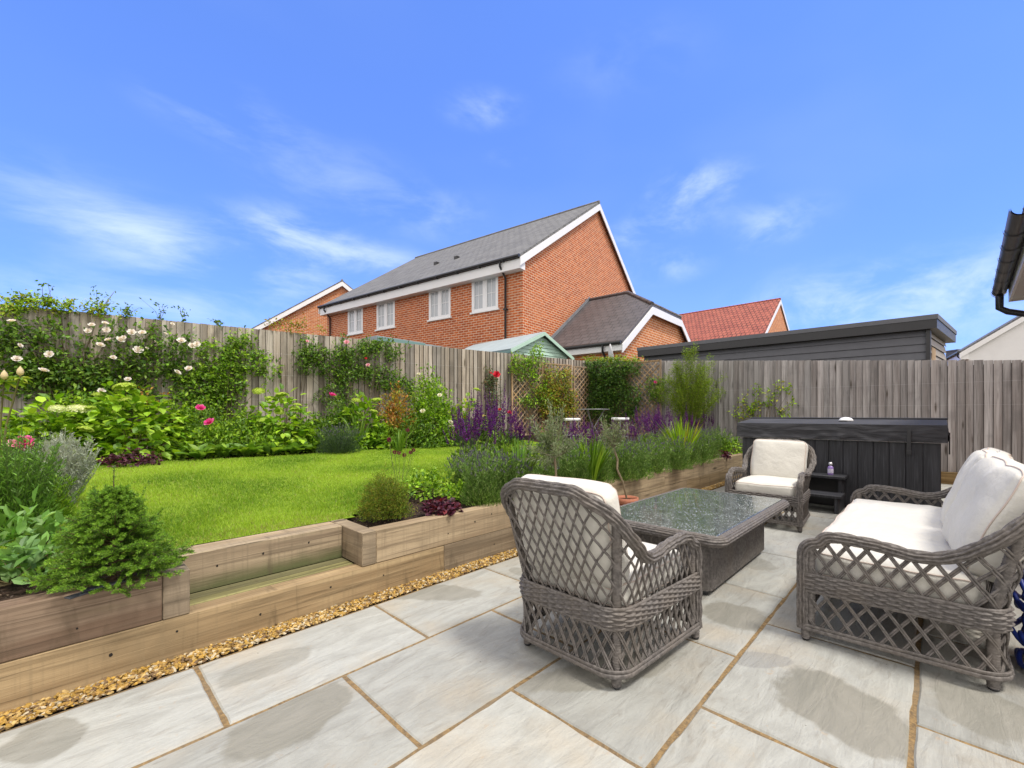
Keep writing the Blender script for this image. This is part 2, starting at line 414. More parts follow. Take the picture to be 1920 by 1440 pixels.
b.inputs['Roughness'].default_value = .75; b.inputs['Specular IOR Level'].default_value = .2; bump(nt, b, nt.math('ADD', n, nt.math('MULTIPLY', nt.noise(o, 400, 2, .5), .01)), .05, .8)
m, nt, b = newmat('wet_glass_top'); TGLASS = m
o = nt.n('ShaderNodeTexCoord').outputs['Object']
v1 = nt.n('ShaderNodeTexVoronoi', ins={'Vector': o, 'Scale': 160.0}).outputs['Distance']
v2 = nt.n('ShaderNodeTexVoronoi', ins={'Vector': o, 'Scale': 75.0}).outputs['Distance']
nn_ = nt.noise(o, 7, 4, .6); nf = nt.noise(o, 30, 4, .7)
drops = nt.math('MAXIMUM', nt.ramp(v1, .32, .12), nt.math('MULTIPLY', nt.ramp(v2, .34, .2), nt.ramp(nf, .45, .55)))
cover = nt.math('MULTIPLY', drops, nt.ramp(nn_, .28, .54))
lk(nt, nt.mix(nt.math('MULTIPLY', cover, .95), (.06, .075, .062), (.74, .78, .78)), b.inputs['Base Color'])  # white mixed into the drops paints the sky light they scatter
b.inputs['Roughness'].default_value = .03; b.inputs['Specular IOR Level'].default_value = .9; b.inputs['IOR'].default_value = 1.75
bump(nt, b, nt.math('ADD', cover, nt.math('MULTIPLY', nf, .12)), .0016, .8)
PALEST = simple('pale_stone', (.5, .47, .42), .85, .15, 6, bmp=.003)
m, nt, b = newmat('clear_glass_edge'); GEDGE = m
b.inputs['Base Color'].default_value = (.05, .12, .10, 1); b.inputs['Roughness'].default_value = .1
BLUEH = simple('blue_hose', (.010, .028, .20), .5, .2, 8)
# ---------------------------------------------------------------- pixel helpers (1920 x 1440 photo -> points in the place)
def Pg(u, v, z=0.0):
    Y = (EYE - z) * F / (v - V0); return W((u - 960) / F * Y, Y, z)
def gz(x, y):                            # the garden rises gently away from the sleeper wall
    return .375 + .045 * max(0.0, min(y, 6.5) - .45)
def G(u, v):
    z = .45
    for _ in range(12):
        p = Pg(u, v, z); z = gz(p.x, p.y)
    p.z = z; return p
def depth(p): return (p.x - CX) * CB + (p.y - CY) * CA
def zat(v, Y): return EYE + (V0 - v) * Y / F
FC = (2.05, 11.35); FL = (-6.39, 5.45); FR = (6.9, 6.93)      # fence corner, left fence at the frame edge, right fence beside the tub
def hitline(u, P, d):                    # where the image column u meets the ground line P + s d (camera metres)
    t = (u - 960) / F
    return (t * P[1] - P[0]) / (d[0] - t * d[1])
def lfence(u, off=0.0):
    d = (FC[0] - FL[0], FC[1] - FL[1]); n = math.hypot(*d); d = (d[0] / n, d[1] / n)
    P = (FL[0] + d[1] * off, FL[1] - d[0] * off)
    s = hitline(u, P, d); return (P[0] + d[0] * s, P[1] + d[1] * s)
def rfence(u, off=0.0):
    d = (FR[0] - FC[0], FR[1] - FC[1]); n = math.hypot(*d); d = (d[0] / n, d[1] / n)
    P = (FC[0] + d[1] * off, FC[1] - d[0] * off)
    s = hitline(u, P, d); return (P[0] + d[0] * s, P[1] + d[1] * s)

# ---------------------------------------------------------------- ground sheet, garden soil, lawn
gnd = simple('dry_earth', (.17, .15, .10), .95, .2, .6)
o = Geo().poly([(-400, -400, -.06), (600, -400, -.06), (600, 600, -.06), (-400, 600, -.06)]).build('ground', gnd); structure(o)
m, nt, b = newmat('dark_soil'); SOIL = m
o_ = nt.n('ShaderNodeTexCoord').outputs['Object']
n = nt.noise(o_, 30, 6, .7); n2 = nt.noise(o_, 4, 3, .5)
cc = nt.mix(nt.ramp(n, .35, .7), (.022, .014, .010), (.085, .055, .038)); cc = nt.mix(nt.math('MULTIPLY', nt.ramp(n2, .5, .7), .3), cc, (.06, .04, .028))
lk(nt, cc, b.inputs['Base Color']); b.inputs['Roughness'].default_value = .95; b.inputs['Specular IOR Level'].default_value = .15; bump(nt, b, n, .03)
xs = np.concatenate([np.linspace(-60, -3.2, 12), np.arange(-3, 9.9, .06), np.linspace(10, 60, 12)]); ys = np.concatenate([np.arange(.101, 2.2, .06), np.linspace(2.3, 7, 24), np.linspace(8, 90, 8)])
V = np.array([[(x, y, gz(x, y) - .03 + (.022 * noise.noise(Vector((x * 7, y * 7, 0))) if abs(x) < 10 and y < 7 else 0)) for y in ys] for x in xs])
# the step recess is open: drop the soil below the timbers there
msk = (V[:, :, 0] > .52) & (V[:, :, 0] < 1.46) & (V[:, :, 1] < .44); V[:, :, 2][msk] = .05
structure(Geo().grid(V, smooth=True).build('garden_soil', SOIL, uv=False))
LAWN_PX = [(60, 905), (150, 877), (300, 866), (500, 857), (700, 844), (872, 836), (985, 826)]
lawn_back = [G(u, v) for u, v in LAWN_PX]
lawn_pts = [(-.6, .62), (.35, .47), (1.52, .47), (1.75, .62), (2.3, .95), (3.2, 1.15), (4.4, 1.25), (5.6, 1.35), (6.6, 1.6)] + [(p.x, p.y) for p in lawn_back[::-1]] + [(-2.6, 2.6), (-1.6, 1.3)]
def inpoly(x, y, P):
    c = np.zeros(len(x), bool); n = len(P)
    for i in range(n):
        (x0, y0), (x1, y1) = P[i], P[(i + 1) % n]
        cond = ((y0 > y) != (y1 > y)) & (x < (x1 - x0) * (y - y0) / (y1 - y0 + 1e-12) + x0); c ^= cond
    return c
m, nt, b = newmat('lawn_turf'); LAWN = m
o_ = nt.n('ShaderNodeTexCoord').outputs['Object']
n = nt.noise(o_, 90, 4, .7); n2 = nt.noise(o_, 1.6, 4, .6)
cc = nt.mix(nt.ramp(n, .3, .7), (.15, .26, .018), (.32, .46, .04)); cc = nt.mix(nt.math('MULTIPLY', nt.ramp(n2, .4, .75), .5), cc, (.30, .40, .05))
lk(nt, cc, b.inputs['Base Color']); b.inputs['Roughness'].default_value = .9; b.inputs['Specular IOR Level'].default_value = .1; bump(nt, b, n, .02)
gx = np.arange(-4, 8.5, .07); gy = np.arange(.4, 6.5, .07); V = []; Fc = []
idx = {}
cx_, cy_ = np.meshgrid(gx, gy, indexing='ij')
ins_ = inpoly((cx_ + .035).ravel(), (cy_ + .035).ravel(), lawn_pts).reshape(cx_.shape)
for i in range(len(gx) - 1):
    for j in range(len(gy) - 1):
        if ins_[i, j]:
            q = []
            for a, c in ((i, j), (i + 1, j), (i + 1, j + 1), (i, j + 1)):
                if (a, c) not in idx: idx[(a, c)] = len(V); V.append((gx[a], gy[c], gz(gx[a], gy[c]) + .004 + .008 * noise.noise(Vector((gx[a] * 2, gy[c] * 2, 3)))))
                q.append(idx[(a, c)])
            Fc.append(q)
structure(Geo().add(V, Fc, smooth=True).build('lawn', LAWN, uv=False))
# blades: denser where the camera is near
N = 1300000
bx = rng.uniform(-4, 8.5, N); by = rng.uniform(.4, 6.5, N); dd = np.hypot(bx - CX, by - CY)
keep = inpoly(bx, by, lawn_pts) & (rng.random(N) < np.clip((3.2 / dd) ** 1.6, .12, 1))
# keep to the part the photograph can see
tx = ((bx - CX) * CA - (by - CY) * CB) / np.maximum(.1, (bx - CX) * CB + (by - CY) * CA)
keep &= (tx > -2.4) & (tx < .9)
bx, by, dd = bx[keep], by[keep], dd[keep]
n = len(bx)
bz = np.array([gz(x, y) for x, y in zip(bx, by)])
patch = np.array([noise.noise(Vector((x * 1.3, y * 1.3, 9))) for x, y in zip(bx, by)])
fine = np.array([noise.noise(Vector((x * 9, y * 9, 5))) for x, y in zip(bx, by)])
hgt = (.016 + .014 * rng.random(n)) * (1 + .35 * fine); wid = .0016 + .0009 * (dd / 3)
an = rng.uniform(0, 2 * math.pi, n); lean = rng.uniform(.1, .9, n)
dx, dy = np.cos(an), np.sin(an)
X = np.stack([dx * wid, dy * wid, 0 * dx], 1)
la = rng.uniform(0, 2 * math.pi, n)
Z = np.stack([np.cos(la) * lean * hgt, np.sin(la) * lean * hgt, hgt], 1)
mixf = np.clip(.5 + patch * 1.25 + rng.normal(0, .28, n), 0, 1)[:, None]
colr = (1 - mixf) * np.array([.13, .25, .014]) + mixf * np.array([.37, .52, .045])
dry = rng.random(n) < .05 + .16 * np.clip(patch, 0, 1) + .25 * (by < .62); colr[dry] = (.34, .33, .10)
pos = np.stack([bx, by, bz], 1)
g = Geo().inst([(-1, 0, 0), (1, 0, 0), (0, 0, 1)], [(0, 1, 2)], pos, X, X * 0, Z, colr)
o = g.build('lawn_grass', GRASS, uv=False); tag(o, 'short bright green grass of the lawn', 'grass', kind='stuff')

# ---------------------------------------------------------------- patio
m, nt, b = newmat('sandstone'); STONE = m
obj = nt.n('ShaderNodeTexCoord').outputs['Object']
A1 = nt.n('ShaderNodeAttribute', attribute_name='Col').outputs[0]
s1 = nt.n('ShaderNodeSeparateColor', ins={0: A1})
offv = nt.vmul(A1, (31., 17., 23.))
p = nt.n('ShaderNodeVectorMath', operation='ADD', ins={0: obj, 1: offv}).outputs[0]
n1 = nt.noise(nt.vmul(p, (2.2, 7, 1)), 1.2, 6, .65, 1.2); n2 = nt.noise(p, 2.2, 5, .6); n3 = nt.noise(p, 70, 5, .7); n4 = nt.noise(nt.vmul(p, (5, 22, 1)), 1, 5, .6, 1.5)
cc = nt.mix(nt.ramp(n1, .3, .72), (.395, .40, .37), (.295, .295, .27))
cc = nt.mix(nt.math('MULTIPLY', nt.ramp(n2, .45, .72), .6), cc, (.40, .345, .26))
cc = nt.mix(nt.math('MULTIPLY', nt.ramp(n4, .54, .74), .5), cc, (.235, .215, .18))
n5 = nt.noise(p, 14, 4, .7)
cc = nt.mix(nt.math('MULTIPLY', nt.ramp(n5, .64, .72), .35), cc, (.40, .28, .17))
speck = nt.n('ShaderNodeTexVoronoi', ins={'Vector': p, 'Scale': 9.0}).outputs['Distance']
cc = nt.mix(nt.math('MULTIPLY', nt.ramp(speck, .035, .02), .7), cc, (.08, .07, .06))
cc = nt.mix(nt.math('MULTIPLY', nt.ramp(n3, .3, .75), .14), cc, (.22, .21, .19))
tone = nt.n('ShaderNodeMapRange', ins={0: s1.outputs[0], 1: 0, 2: 1, 3: .80, 4: 1.1}).outputs[0]
cc = nt.n('ShaderNodeVectorMath', operation='SCALE', ins={0: cc, 'Scale': tone}).outputs[0]
# damp patches that stay where water has soaked in: centre, size and turn are stored per slab
def damp(ca, ra, edge, wob):
    C_ = nt.n('ShaderNodeAttribute', attribute_name=ca).outputs['Vector']; R_ = nt.n('ShaderNodeAttribute', attribute_name=ra).outputs['Vector']
    d = nt.n('ShaderNodeVectorMath', operation='SUBTRACT', ins={0: obj, 1: nt.vmul(C_, (1, 1, 0))}).outputs[0]
    ang = nt.n('ShaderNodeSeparateXYZ', ins={0: C_}).outputs[2]
    d = nt.n('ShaderNodeVectorRotate', rotation_type='Z_AXIS', ins={'Vector': d, 'Angle': nt.math('MULTIPLY', ang, -1.0)}).outputs[0]
    sx = nt.n('ShaderNodeSeparateXYZ', ins={0: d}); rr = nt.n('ShaderNodeSeparateXYZ', ins={0: R_})
    qx = nt.math('DIVIDE', sx.outputs[0], nt.math('MAXIMUM', rr.outputs[0], .001)); qy = nt.math('DIVIDE', sx.outputs[1], nt.math('MAXIMUM', rr.outputs[1], .001))
    ln = nt.math('SQRT', nt.math('ADD', nt.math('MULTIPLY', qx, qx), nt.math('MULTIPLY', qy, qy)))
    ln = nt.math('ADD', ln, nt.math('MULTIPLY', nt.math('SUBTRACT', nt.noise(obj, 5, 5, .6), .5), wob))
    return nt.math('MULTIPLY', nt.ramp(ln, 1.0 + edge, 1.0 - edge), rr.outputs[2])
D1 = damp('sc', 'sr', .11, 1.1); D2 = damp('pc', 'pr', .06, .8)
cc = nt.mix(D1, cc, nt.mix(nt.ramp(n1, .3, .7), (.25, .24, .205), (.20, .195, .165)))
cc = nt.mix(D2, cc, (.24, .235, .215))
lk(nt, cc, b.inputs['Base Color'])
lk(nt, nt.math('SUBTRACT', nt.math('SUBTRACT', .82, nt.math('MULTIPLY', D1, .12)), nt.math('MULTIPLY', nt.math('MULTIPLY', D2, nt.ramp(n4, .56, .50)), .5)), b.inputs['Roughness'])
b.inputs['Specular IOR Level'].default_value = .3
bump(nt, b, nt.math('ADD', nt.math('ADD', n4, nt.math('MULTIPLY', n1, 1.5)), nt.math('MULTIPLY', n3, .25)), .006, .8)
stains = [((0, 1425), (155, 1355), .13, .75), ((400, 1285), (585, 1215), .09, .55), ((412, 1422), (640, 1290), .13, 1.0), ((715, 1110), (905, 1112), .11, .8),
          ((1322, 1135), (1440, 1175), .175, 1.0), ((985, 1296), (1270, 1225), .10, .9), ((1480, 1255), (1712, 1425), .185, 1.0), ((1745, 1296), (1960, 1372), .18, .9),
          ((1385, 1052), (1450, 1060), .16, .5), ((1400, 1120), (1420, 1128), .01, 0), ((960, 1075), (985, 1068), .10, .6), ((1700, 1190), (1900, 1240), .15, .7)]
puddles = [((1372, 1236), (1482, 1238), .065, .6)]
def ell(s):
    a, c = Pg(*s[0]), Pg(*s[1]); return ((a.x + c.x) / 2, (a.y + c.y) / 2, math.atan2(c.y - a.y, c.x - a.x)), ((c - a).length / 2, s[2], s[3])
rows = [(.135, .665, .565, .853), (.665, 1.24, .985, .86), (1.24, 1.82, 1.41, .88), (1.82, 2.41, 1.835, .905), (2.41, 3.0, 2.265, .9), (3.0, 3.58, 1.9, .9), (3.58, 4.2, 2.3, .9), (4.2, 4.8, 1.8, .9)]
slabs = []; SV = []; 
mb = Geo(); scA = []; srA = []; pcA = []; prA = []
def jit(p0, p1, n, amp):
    out = []
    for i in range(n):
        t = i / n; x = p0[0] + (p1[0] - p0[0]) * t; y = p0[1] + (p1[1] - p0[1]) * t
        k = amp * noise.noise(Vector((x * 9, y * 9, p0[0] + p1[1]))) if i else 0
        dx, dy = p1[0] - p0[0], p1[1] - p0[1]; L = math.hypot(dx, dy)
        out.append((x - dy / L * k, y + dx / L * k))
    return out
E1 = [ell(s) for s in stains]; E2 = [ell(s) for s in puddles]
for (b0, b1, j0, per) in rows:
    k0 = math.floor((-3.2 - j0) / per)
    for k in range(k0, 20):
        x0 = j0 + per * k; x1 = x0 + per
        if x0 > 9.8: break
        x1 = min(x1, 9.82)
        if x1 - x0 < .05: continue
        gp = .0075 + .002 * random.random()
        X0, X1, Y0, Y1 = x0 + gp, x1 - gp, -b1 + gp, -b0 - gp
        ring = jit((X0, Y0), (X1, Y0), 14, .006) + jit((X1, Y0), (X1, Y1), 10, .006) + jit((X1, Y1), (X0, Y1), 14, .006) + jit((X0, Y1), (X0, Y0), 10, .006)
        z = random.uniform(-.001, .001); n = len(ring); cxx, cyy = (X0 + X1) / 2, (Y0 + Y1) / 2
        inner = [(cxx + (x - cxx) * (1 - .006 / (x1 - x0) * 2), cyy + (y - cyy) * (1 - .006 / (b1 - b0) * 2), z) for x, y in ring]
        outer = [(x, y, z - .006) for x, y in ring]; low = [(x, y, -.03) for x, y in ring]
        V = inner + outer + low; c = (random.random(), random.random(), random.random())
        mb.add(V, [list(range(n))], c)
        mb.add(V, [[n + i, n + (i + 1) % n, (i + 1) % n, i] for i in range(n)] + [[2 * n + i, 2 * n + (i + 1) % n, n + (i + 1) % n, n + i] for i in range(n)], c)
        def pick(EE):
            for (c_, r_) in EE:
                if X0 - .02 <= c_[0] <= X1 + .02 and Y0 - .02 <= c_[1] <= Y1 + .02 and r_[2] > 0: return c_, r_
            return (0, 0, 0), (.001, .001, 0)
        a, r_ = pick(E1); e, f_ = pick(E2)
        for L_, val in ((scA, a), (srA, r_), (pcA, e), (prA, f_)): L_.append(np.repeat(np.array([val], float), len(V) * 2, 0))
me_o = mb.build('patio', STONE, uv=False); structure(me_o)
for nm, L_ in (('sc', scA), ('sr', srA), ('pc', pcA), ('pr', prA)):
    at = me_o.data.attributes.new(nm, 'FLOAT_VECTOR', 'POINT'); at.data.foreach_set('vector', np.concatenate(L_).astype(np.float32).ravel())
m, nt, b = newmat('ochre_mortar')
o_ = nt.n('ShaderNodeTexCoord').outputs['Object']; n = nt.noise(o_, 60, 5, .7); n2 = nt.noise(o_, 3, 3, .5)
cc = nt.mix(nt.ramp(n, .3, .7), (.31, .20, .08), (.12, .08, .04)); cc = nt.mix(nt.math('MULTIPLY', nt.ramp(n2, .4, .7), .6), cc, (.20, .16, .11))
lk(nt, cc, b.inputs['Base Color']); b.inputs['Roughness'].default_value = .9; bump(nt, b, n, .006)
structure(Geo().poly([(-4, -5, -.006), (9.85, -5, -.006), (9.85, -.128, -.006), (-4, -.128, -.006)]).build('patio_joints', m, uv=False))
structure(Geo().box(-4, 9.85, -.128, 0, -.05, -.012).build('gravel_bed', SOIL, uv=False))
# pebbles
def blob_tpl(seed, k=2):
    r_ = np.random.default_rng(seed); V = []; n, mm = 5, 7
    for i in range(1, n - 1):
        for j in range(mm):
            ph = math.pi * i / (n - 1); th = 2 * math.pi * j / mm
            V.append((math.sin(ph) * math.cos(th), math.sin(ph) * math.sin(th), math.cos(ph)))
    V = np.array(V + [(0, 0, 1), (0, 0, -1)]) * (1 + r_.normal(0, .13, (len(V) + 2, 1)))
    T = []
    for i in range(n - 3):
        for j in range(mm):
            a, b_, c, d = i * mm + j, i * mm + (j + 1) % mm, (i + 1) * mm + (j + 1) % mm, (i + 1) * mm + j
            T += [(a, d, c), (a, c, b_)]
    t, bt = len(V) - 2, len(V) - 1
    T += [(t, j, (j + 1) % mm) for j in range(mm)] + [(bt, (n - 3) * mm + (j + 1) % mm, (n - 3) * mm + j) for j in range(mm)]
    return V, np.array(T)
g = Geo(); 
pal = np.array([(.42, .26, .06), (.36, .21, .045), (.48, .33, .12), (.26, .15, .045), (.50, .42, .28), (.42, .25, .04), (.18, .11, .05)])
for sd in range(5):
    N = 3400; x = rng.random(N) ** 1.25 * 10.4 - .75; y = -rng.random(N) * .124 + .0
    zz = rng.uniform(-.008, .011, N) * (1 - np.abs(y + .06) / .13)
    s_ = rng.uniform(.0045, .0095, N); pos = np.stack([x, y, zz + .001], 1)
    an = rng.uniform(0, 2 * math.pi, N); ti = rng.normal(0, .35, N)
    Xa = np.stack([np.cos(an), np.sin(an), ti], 1) * (s_ * rng.uniform(1, 1.6, N))[:, None]
    Ya = np.stack([-np.sin(an), np.cos(an), ti * .5], 1) * (s_ * rng.uniform(.7, 1.1, N))[:, None]
    Za = np.stack([-ti, 0 * ti, 1 + 0 * ti], 1) * (s_ * rng.uniform(.45, .8, N))[:, None]
    tv, tf = blob_tpl(sd)
    cl = pal[rng.integers(0, len(pal), N)] * rng.uniform(.7, 1.15, (N, 1))
    g.inst(tv, tf, pos, Xa, Ya, Za, cl, smooth=False)
pm = simple('pebble', (1, 1, 1), .7, .2, 40, usecol=True)
tag(g.build('gravel', pm, uv=False), 'golden pebbles in the strip between sleeper wall and patio', 'gravel', kind='stuff')
tag(Geo(), ) if False else None

# ---------------------------------------------------------------- sleeper retaining wall
wl = thing('sleeper_wall', 'pale timber sleeper retaining wall with a recessed step', 'retaining wall', (0, 0, 0))
def rc(): return (random.random(), random.random(), random.random())
HL, HU = .184, .388
def timber(x0, x1, y0, y1, z0, z1, mat=SLEEPER, c=None, name='sleeper', holes=()):
    g = Geo().bbox(x0, x1, y0, y1, z0, z1, .004, c or rc())
    for (hx, hz, r_) in holes:
        n = 10; ring = [(hx + r_ * math.cos(t) * random.uniform(.7, 1.2), y0 - .0012, hz + r_ * math.sin(t) * random.uniform(.8, 1.3)) for t in np.linspace(0, 2 * math.pi, n, endpoint=False)]
        g.poly(ring, (0, 0, 0), 1)
    return g.build(name, [mat, simple_dark], wl)
simple_dark = simple('bolt_hole', (.012, .009, .007), .9, .2, 30)
cuts = [-2.6, -.95 + .0, 2.02, 3.9, 6.2, 8.4, 9.74]
hs_ = {1: [(.30, .10, .007), (.52, .12, .005), (.86, .085, .006), (1.22, .12, .006), (1.55, .10, .005)], 0: [(-1.1, .10, .006)], 2: [(2.5, .09, .006), (3.1, .12, .006)]}
for i in range(len(cuts) - 1):
    timber(cuts[i] + .001, cuts[i + 1] - .001, 0, .1, -.05, HL, holes=hs_.get(i, ()))
timber(-2.6, .468, 0, .1, HL + .002, HU, SLEEPER_RED, (.35, .6, .3), holes=[(-.12, .27, .005), (.2, .245, .004)])
for i, (a, c) in enumerate([(1.503, 3.3), (3.302, 5.5), (5.502, 7.7), (7.702, 9.74)]): timber(a, c, 0, .1, HL + .002, HU, c=(.75 - .1 * i, .5, random.random()), holes=[(a + .8, .30, .007), (a + .55, .26, .005), (a + .97, .33, .006)] if i == 0 else ())
timber(.47, .568, -.002, .44, HL + .002, HU + .001, c=(.3, .2, .8)); timber(1.41, 1.501, -.002, .44, HL + .002, HU + .001, c=(.4, .35, .1))
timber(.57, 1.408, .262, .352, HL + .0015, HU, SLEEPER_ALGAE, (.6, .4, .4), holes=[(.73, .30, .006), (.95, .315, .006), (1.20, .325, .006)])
timber(.57, 1.408, .354, .444, .2, HU - .003, c=(.7, .5, .2))
timber(.57, 1.408, .107, .181, .0, HL + .0012, SLEEPER_MOSS, (.75, .9, .7)); timber(.57, 1.408, .188, .260, .0, HL + .003, SLEEPER_MOSS, (.3, .6, .2))
timber(.45, 1.53, .446, .462, .25, HU - .01, c=(.2, .5, .2), name='edging_board')

# ---------------------------------------------------------------- fences
EDGE = simple('painted_edge_shade_wear', (.075, .06, .045), .9, .2, 20)  # dark board edges and gap backing paint in shade lines, with edge weathering
def fence(name, label, A, B, zt, zb, mat, gap_u=None, board=.095, post_every=1.85, face=-1, gboard=None, cap=False, off=0.0):
    a, c = W(*A), W(*B); d = c - a; L = d.length; d.normalize(); nrm = Vector((d.y, -d.x, 0)) * (1 if face < 0 else -1)
    root = thing(name, label, 'fence', a)
    M = Matrix.Translation((0, 0, 0)); ang = math.atan2(d.y, d.x)
    M = Matrix.Rotation(ang, 4, 'Z'); sgn = -1 if (Matrix.Rotation(-ang, 3, 'Z') @ nrm).y < 0 else 1
    nb = int(L / board); pw = []
    s = 0; i = 0; cur = Geo(); last = 0; k = 0
    bk_ = Geo()
    while s < L:
        w = board * random.uniform(.86, 1.14); t = s / L
        z1 = zt(t) + random.uniform(-.003, .003); z0 = zb(t)
        y0, y1 = (.004, .024)
        tl = random.gauss(0, .0012)
        we = w - .0045; V = [(s, sgn * y1, z0), (s + we, sgn * y0, z0), (s, sgn * 0, z0), (s + we, 0, z0), (s, sgn * y1, z1), (s + we, sgn * y0, z1 + tl), (s, 0, z1), (s + we, 0, z1 + tl)]
        V = np.array(V, float); V[:, 1] += sgn * (off + .001 * random.random()); V = V @ np.array(M.to_3x3()).T
        fs = [(0, 1, 5, 4), (3, 2, 6, 7), (4, 5, 7, 6), (2, 3, 1, 0), (2, 0, 4, 6), (1, 3, 7, 5)]
        if sgn > 0: fs = [q[::-1] for q in fs]
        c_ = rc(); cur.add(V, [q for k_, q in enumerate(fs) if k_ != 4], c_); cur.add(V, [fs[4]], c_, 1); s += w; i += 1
        if s - last > post_every or s >= L:
            if s < L:
                zz = zt(s / L); cur.bbox(s - .05, s + .05, -sgn * .11 - .05, -sgn * .11 + .05, -.05, zz - .05, .004, rc(), M=M)
            e_ = min(s, L); cur.box(last, e_, min(0, -sgn * .008) , max(0, -sgn * .008), zb(t) + .002, min(zt(last / L), zt(e_ / L)) - .006, (0, 0, 0), 1, M=M)  # dark sheet paints shade into the gaps between boards
            for zr in (.25, .9, 1.55): cur.bbox(last, min(s, L), -sgn * .06 - .035, -sgn * .03 + .02, zb(t) + zr, zb(t) + zr + .07, .004, rc(), M=M)
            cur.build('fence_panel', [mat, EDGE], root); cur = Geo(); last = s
    if gboard: gboard(root, M, sgn, L)
    return root
dl = (FC[0] - FL[0], FC[1] - FL[1]); nl = math.hypot(*dl); dl = (dl[0] / nl, dl[1] / nl)
LA = (FL[0] - dl[0] * 2.2, FL[1] - dl[1] * 2.2)
lenL = nl + 2.2
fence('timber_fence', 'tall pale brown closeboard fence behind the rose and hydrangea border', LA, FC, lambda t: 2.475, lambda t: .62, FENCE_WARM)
dr = (FR[0] - FC[0], FR[1] - FC[1]); nr = math.hypot(*dr); dr = (dr[0] / nr, dr[1] / nr)
RB = (FR[0] + dr[0] * 4.2, FR[1] + dr[1] * 4.2); lenR = nr + 4.2
def ztR(t): return zat(677.2 - 1.4 * min(1, t * 1.6), FC[1] + dr[1] * lenR * t)
def zbR(t):
    s = t * lenR; return .60 if s < 3.2 else (.42 if s < 4.1 else .19)
def gbR(root, M, sgn, L):
    g = Geo().bbox(4.0, L, -.02 * 1 - .03, .02, .0, .188, .004, rc(), M=M); g.build('gravel_board', BOARD_W, root)
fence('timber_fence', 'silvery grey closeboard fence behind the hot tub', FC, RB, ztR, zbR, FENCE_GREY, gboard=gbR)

# ---------------------------------------------------------------- trellis panels
def trellis(label, p0, p1, z0, z1, loc_off, step=.13):
    a, c = W(*p0), W(*p1); d = c - a; L = d.length; d.normalize(); M = Matrix.Rotation(math.atan2(d.y, d.x), 4, 'Z')
    root = thing('trellis_panel', label, 'trellis', a, group='lattice trellis panels in the fence corner')
    fr = Geo(); h = z1 - z0
    fr.bbox(0, .035, -.02, .02, z0, z1, .003, rc(), M=M).bbox(L - .035, L, -.02, .02, z0, z1, .003, rc(), M=M).bbox(.035, L - .035, -.02, .02, z1 - .035, z1, .003, rc(), M=M).bbox(.035, L - .035, -.02, .02, z0, z0 + .035, .003, rc(), M=M)
    fr.build('frame', TRELLIS_W, root)
    g = Geo()
    for sg in (1, -1):
        k = -h
        while k < L + h:
            pts = []
            # strip x = k + sg*(z - z0)
            for e in ((0, None), (L, None)): pass
            zs0, zs1 = 0, h
            xa, xb = (k, k + h) if sg > 0 else (k + h, k)
            x0_, z0_, x1_, z1_ = xa, 0., xb, h
            def clip(x0_, z0_, x1_, z1_):
                if x0_ == x1_: return None
                t0, t1 = 0, 1
                for bnd in (.02, L - .02):
                    t = (bnd - x0_) / (x1_ - x0_)
                    ins0 = (.02 <= x0_ <= L - .02)
                ts = sorted([(.02 - x0_) / (x1_ - x0_), (L - .02 - x0_) / (x1_ - x0_)])
                t0, t1 = max(0, ts[0]), min(1, ts[1])
                if t1 - t0 < .02: return None
                return (x0_ + (x1_ - x0_) * t0, z0_ + (z1_ - z0_) * t0, x0_ + (x1_ - x0_) * t1, z0_ + (z1_ - z0_) * t1)
            r_ = clip(x0_, z0_, x1_, z1_)
            if r_:
                xa, za, xb, zb_ = r_; dx, dz = xb - xa, zb_ - za; l = math.hypot(dx, dz); nx, nz = -dz / l * .011, dx / l * .011
                yo = -.014 if sg > 0 else -.004
                P = [(xa + nx, yo, z0 + za + nz), (xa - nx, yo, z0 + za - nz), (xb - nx, yo, z0 + zb_ - nz), (xb + nx, yo, z0 + zb_ + nz)]
                P = [M @ Vector(q) for q in P]; g.prism(P, M.to_3x3() @ Vector((0, .009, 0)), rc())
            k += step
    g.build('lattice', TRELLIS_W, root)
def onl(u, off): x, y = lfence(u, off); return (x, y)
ztr = 2.32
trellis('diamond trellis at the left end with lime climber, against the pale fence', onl(959, .12), onl(1018, .12), .62, 2.34, 0)
trellis('diamond trellis under the golden leaved climber', onl(1019, .12), onl(1072, .12), .62, 2.32, 0)
trellis('narrow diamond trellis just before the fence corner', onl(1075, .12), onl(1106, .14), .62, 2.30, 0)
trellis('diamond trellis covered by dark evergreen climber', rfence(1107, .14), rfence(1176, .14), .62, 2.31, 0)
trellis('diamond trellis beside the feathery bamboo with a pink rose', rfence(1177, .14), rfence(1240, .14), .62, 2.345, 0)
# ---------------------------------------------------------------- buildings
class Plan:                              # local frame: origin and two ground directions in camera metres
    def __init__(s, P, g, l): s.P, s.g, s.l = P, g, l
    def __call__(s, a, c, z): return W(s.P[0] + a * s.g[0] + c * s.l[0], s.P[1] + a * s.g[1] + c * s.l[1], z)
def bar(g, pl, a0, a1, c0, c1, z0, z1, color=(.5, .5, .5), mi=0):
    P = [pl(a, c, z) for z in (z0, z1) for c in (c0, c1) for a in (a0, a1)]
    g.add([tuple(p) for p in P], [(0, 2, 3, 1), (4, 5, 7, 6), (0, 1, 5, 4), (2, 6, 7, 3), (0, 4, 6, 2), (1, 3, 7, 5)], color, mi); return g
def slabroof(g, a, b, c, d, th=.09, mi=0):     # roof plane quad with thickness
    A, B, C, D = [Vector(p) for p in (a, b, c, d)]; n = (B - A).cross(C - A).normalized()
    if n.z < 0: n = -n
    g.prism([A, B, C, D], -n * th, (.5, .5, .5), mi); return g
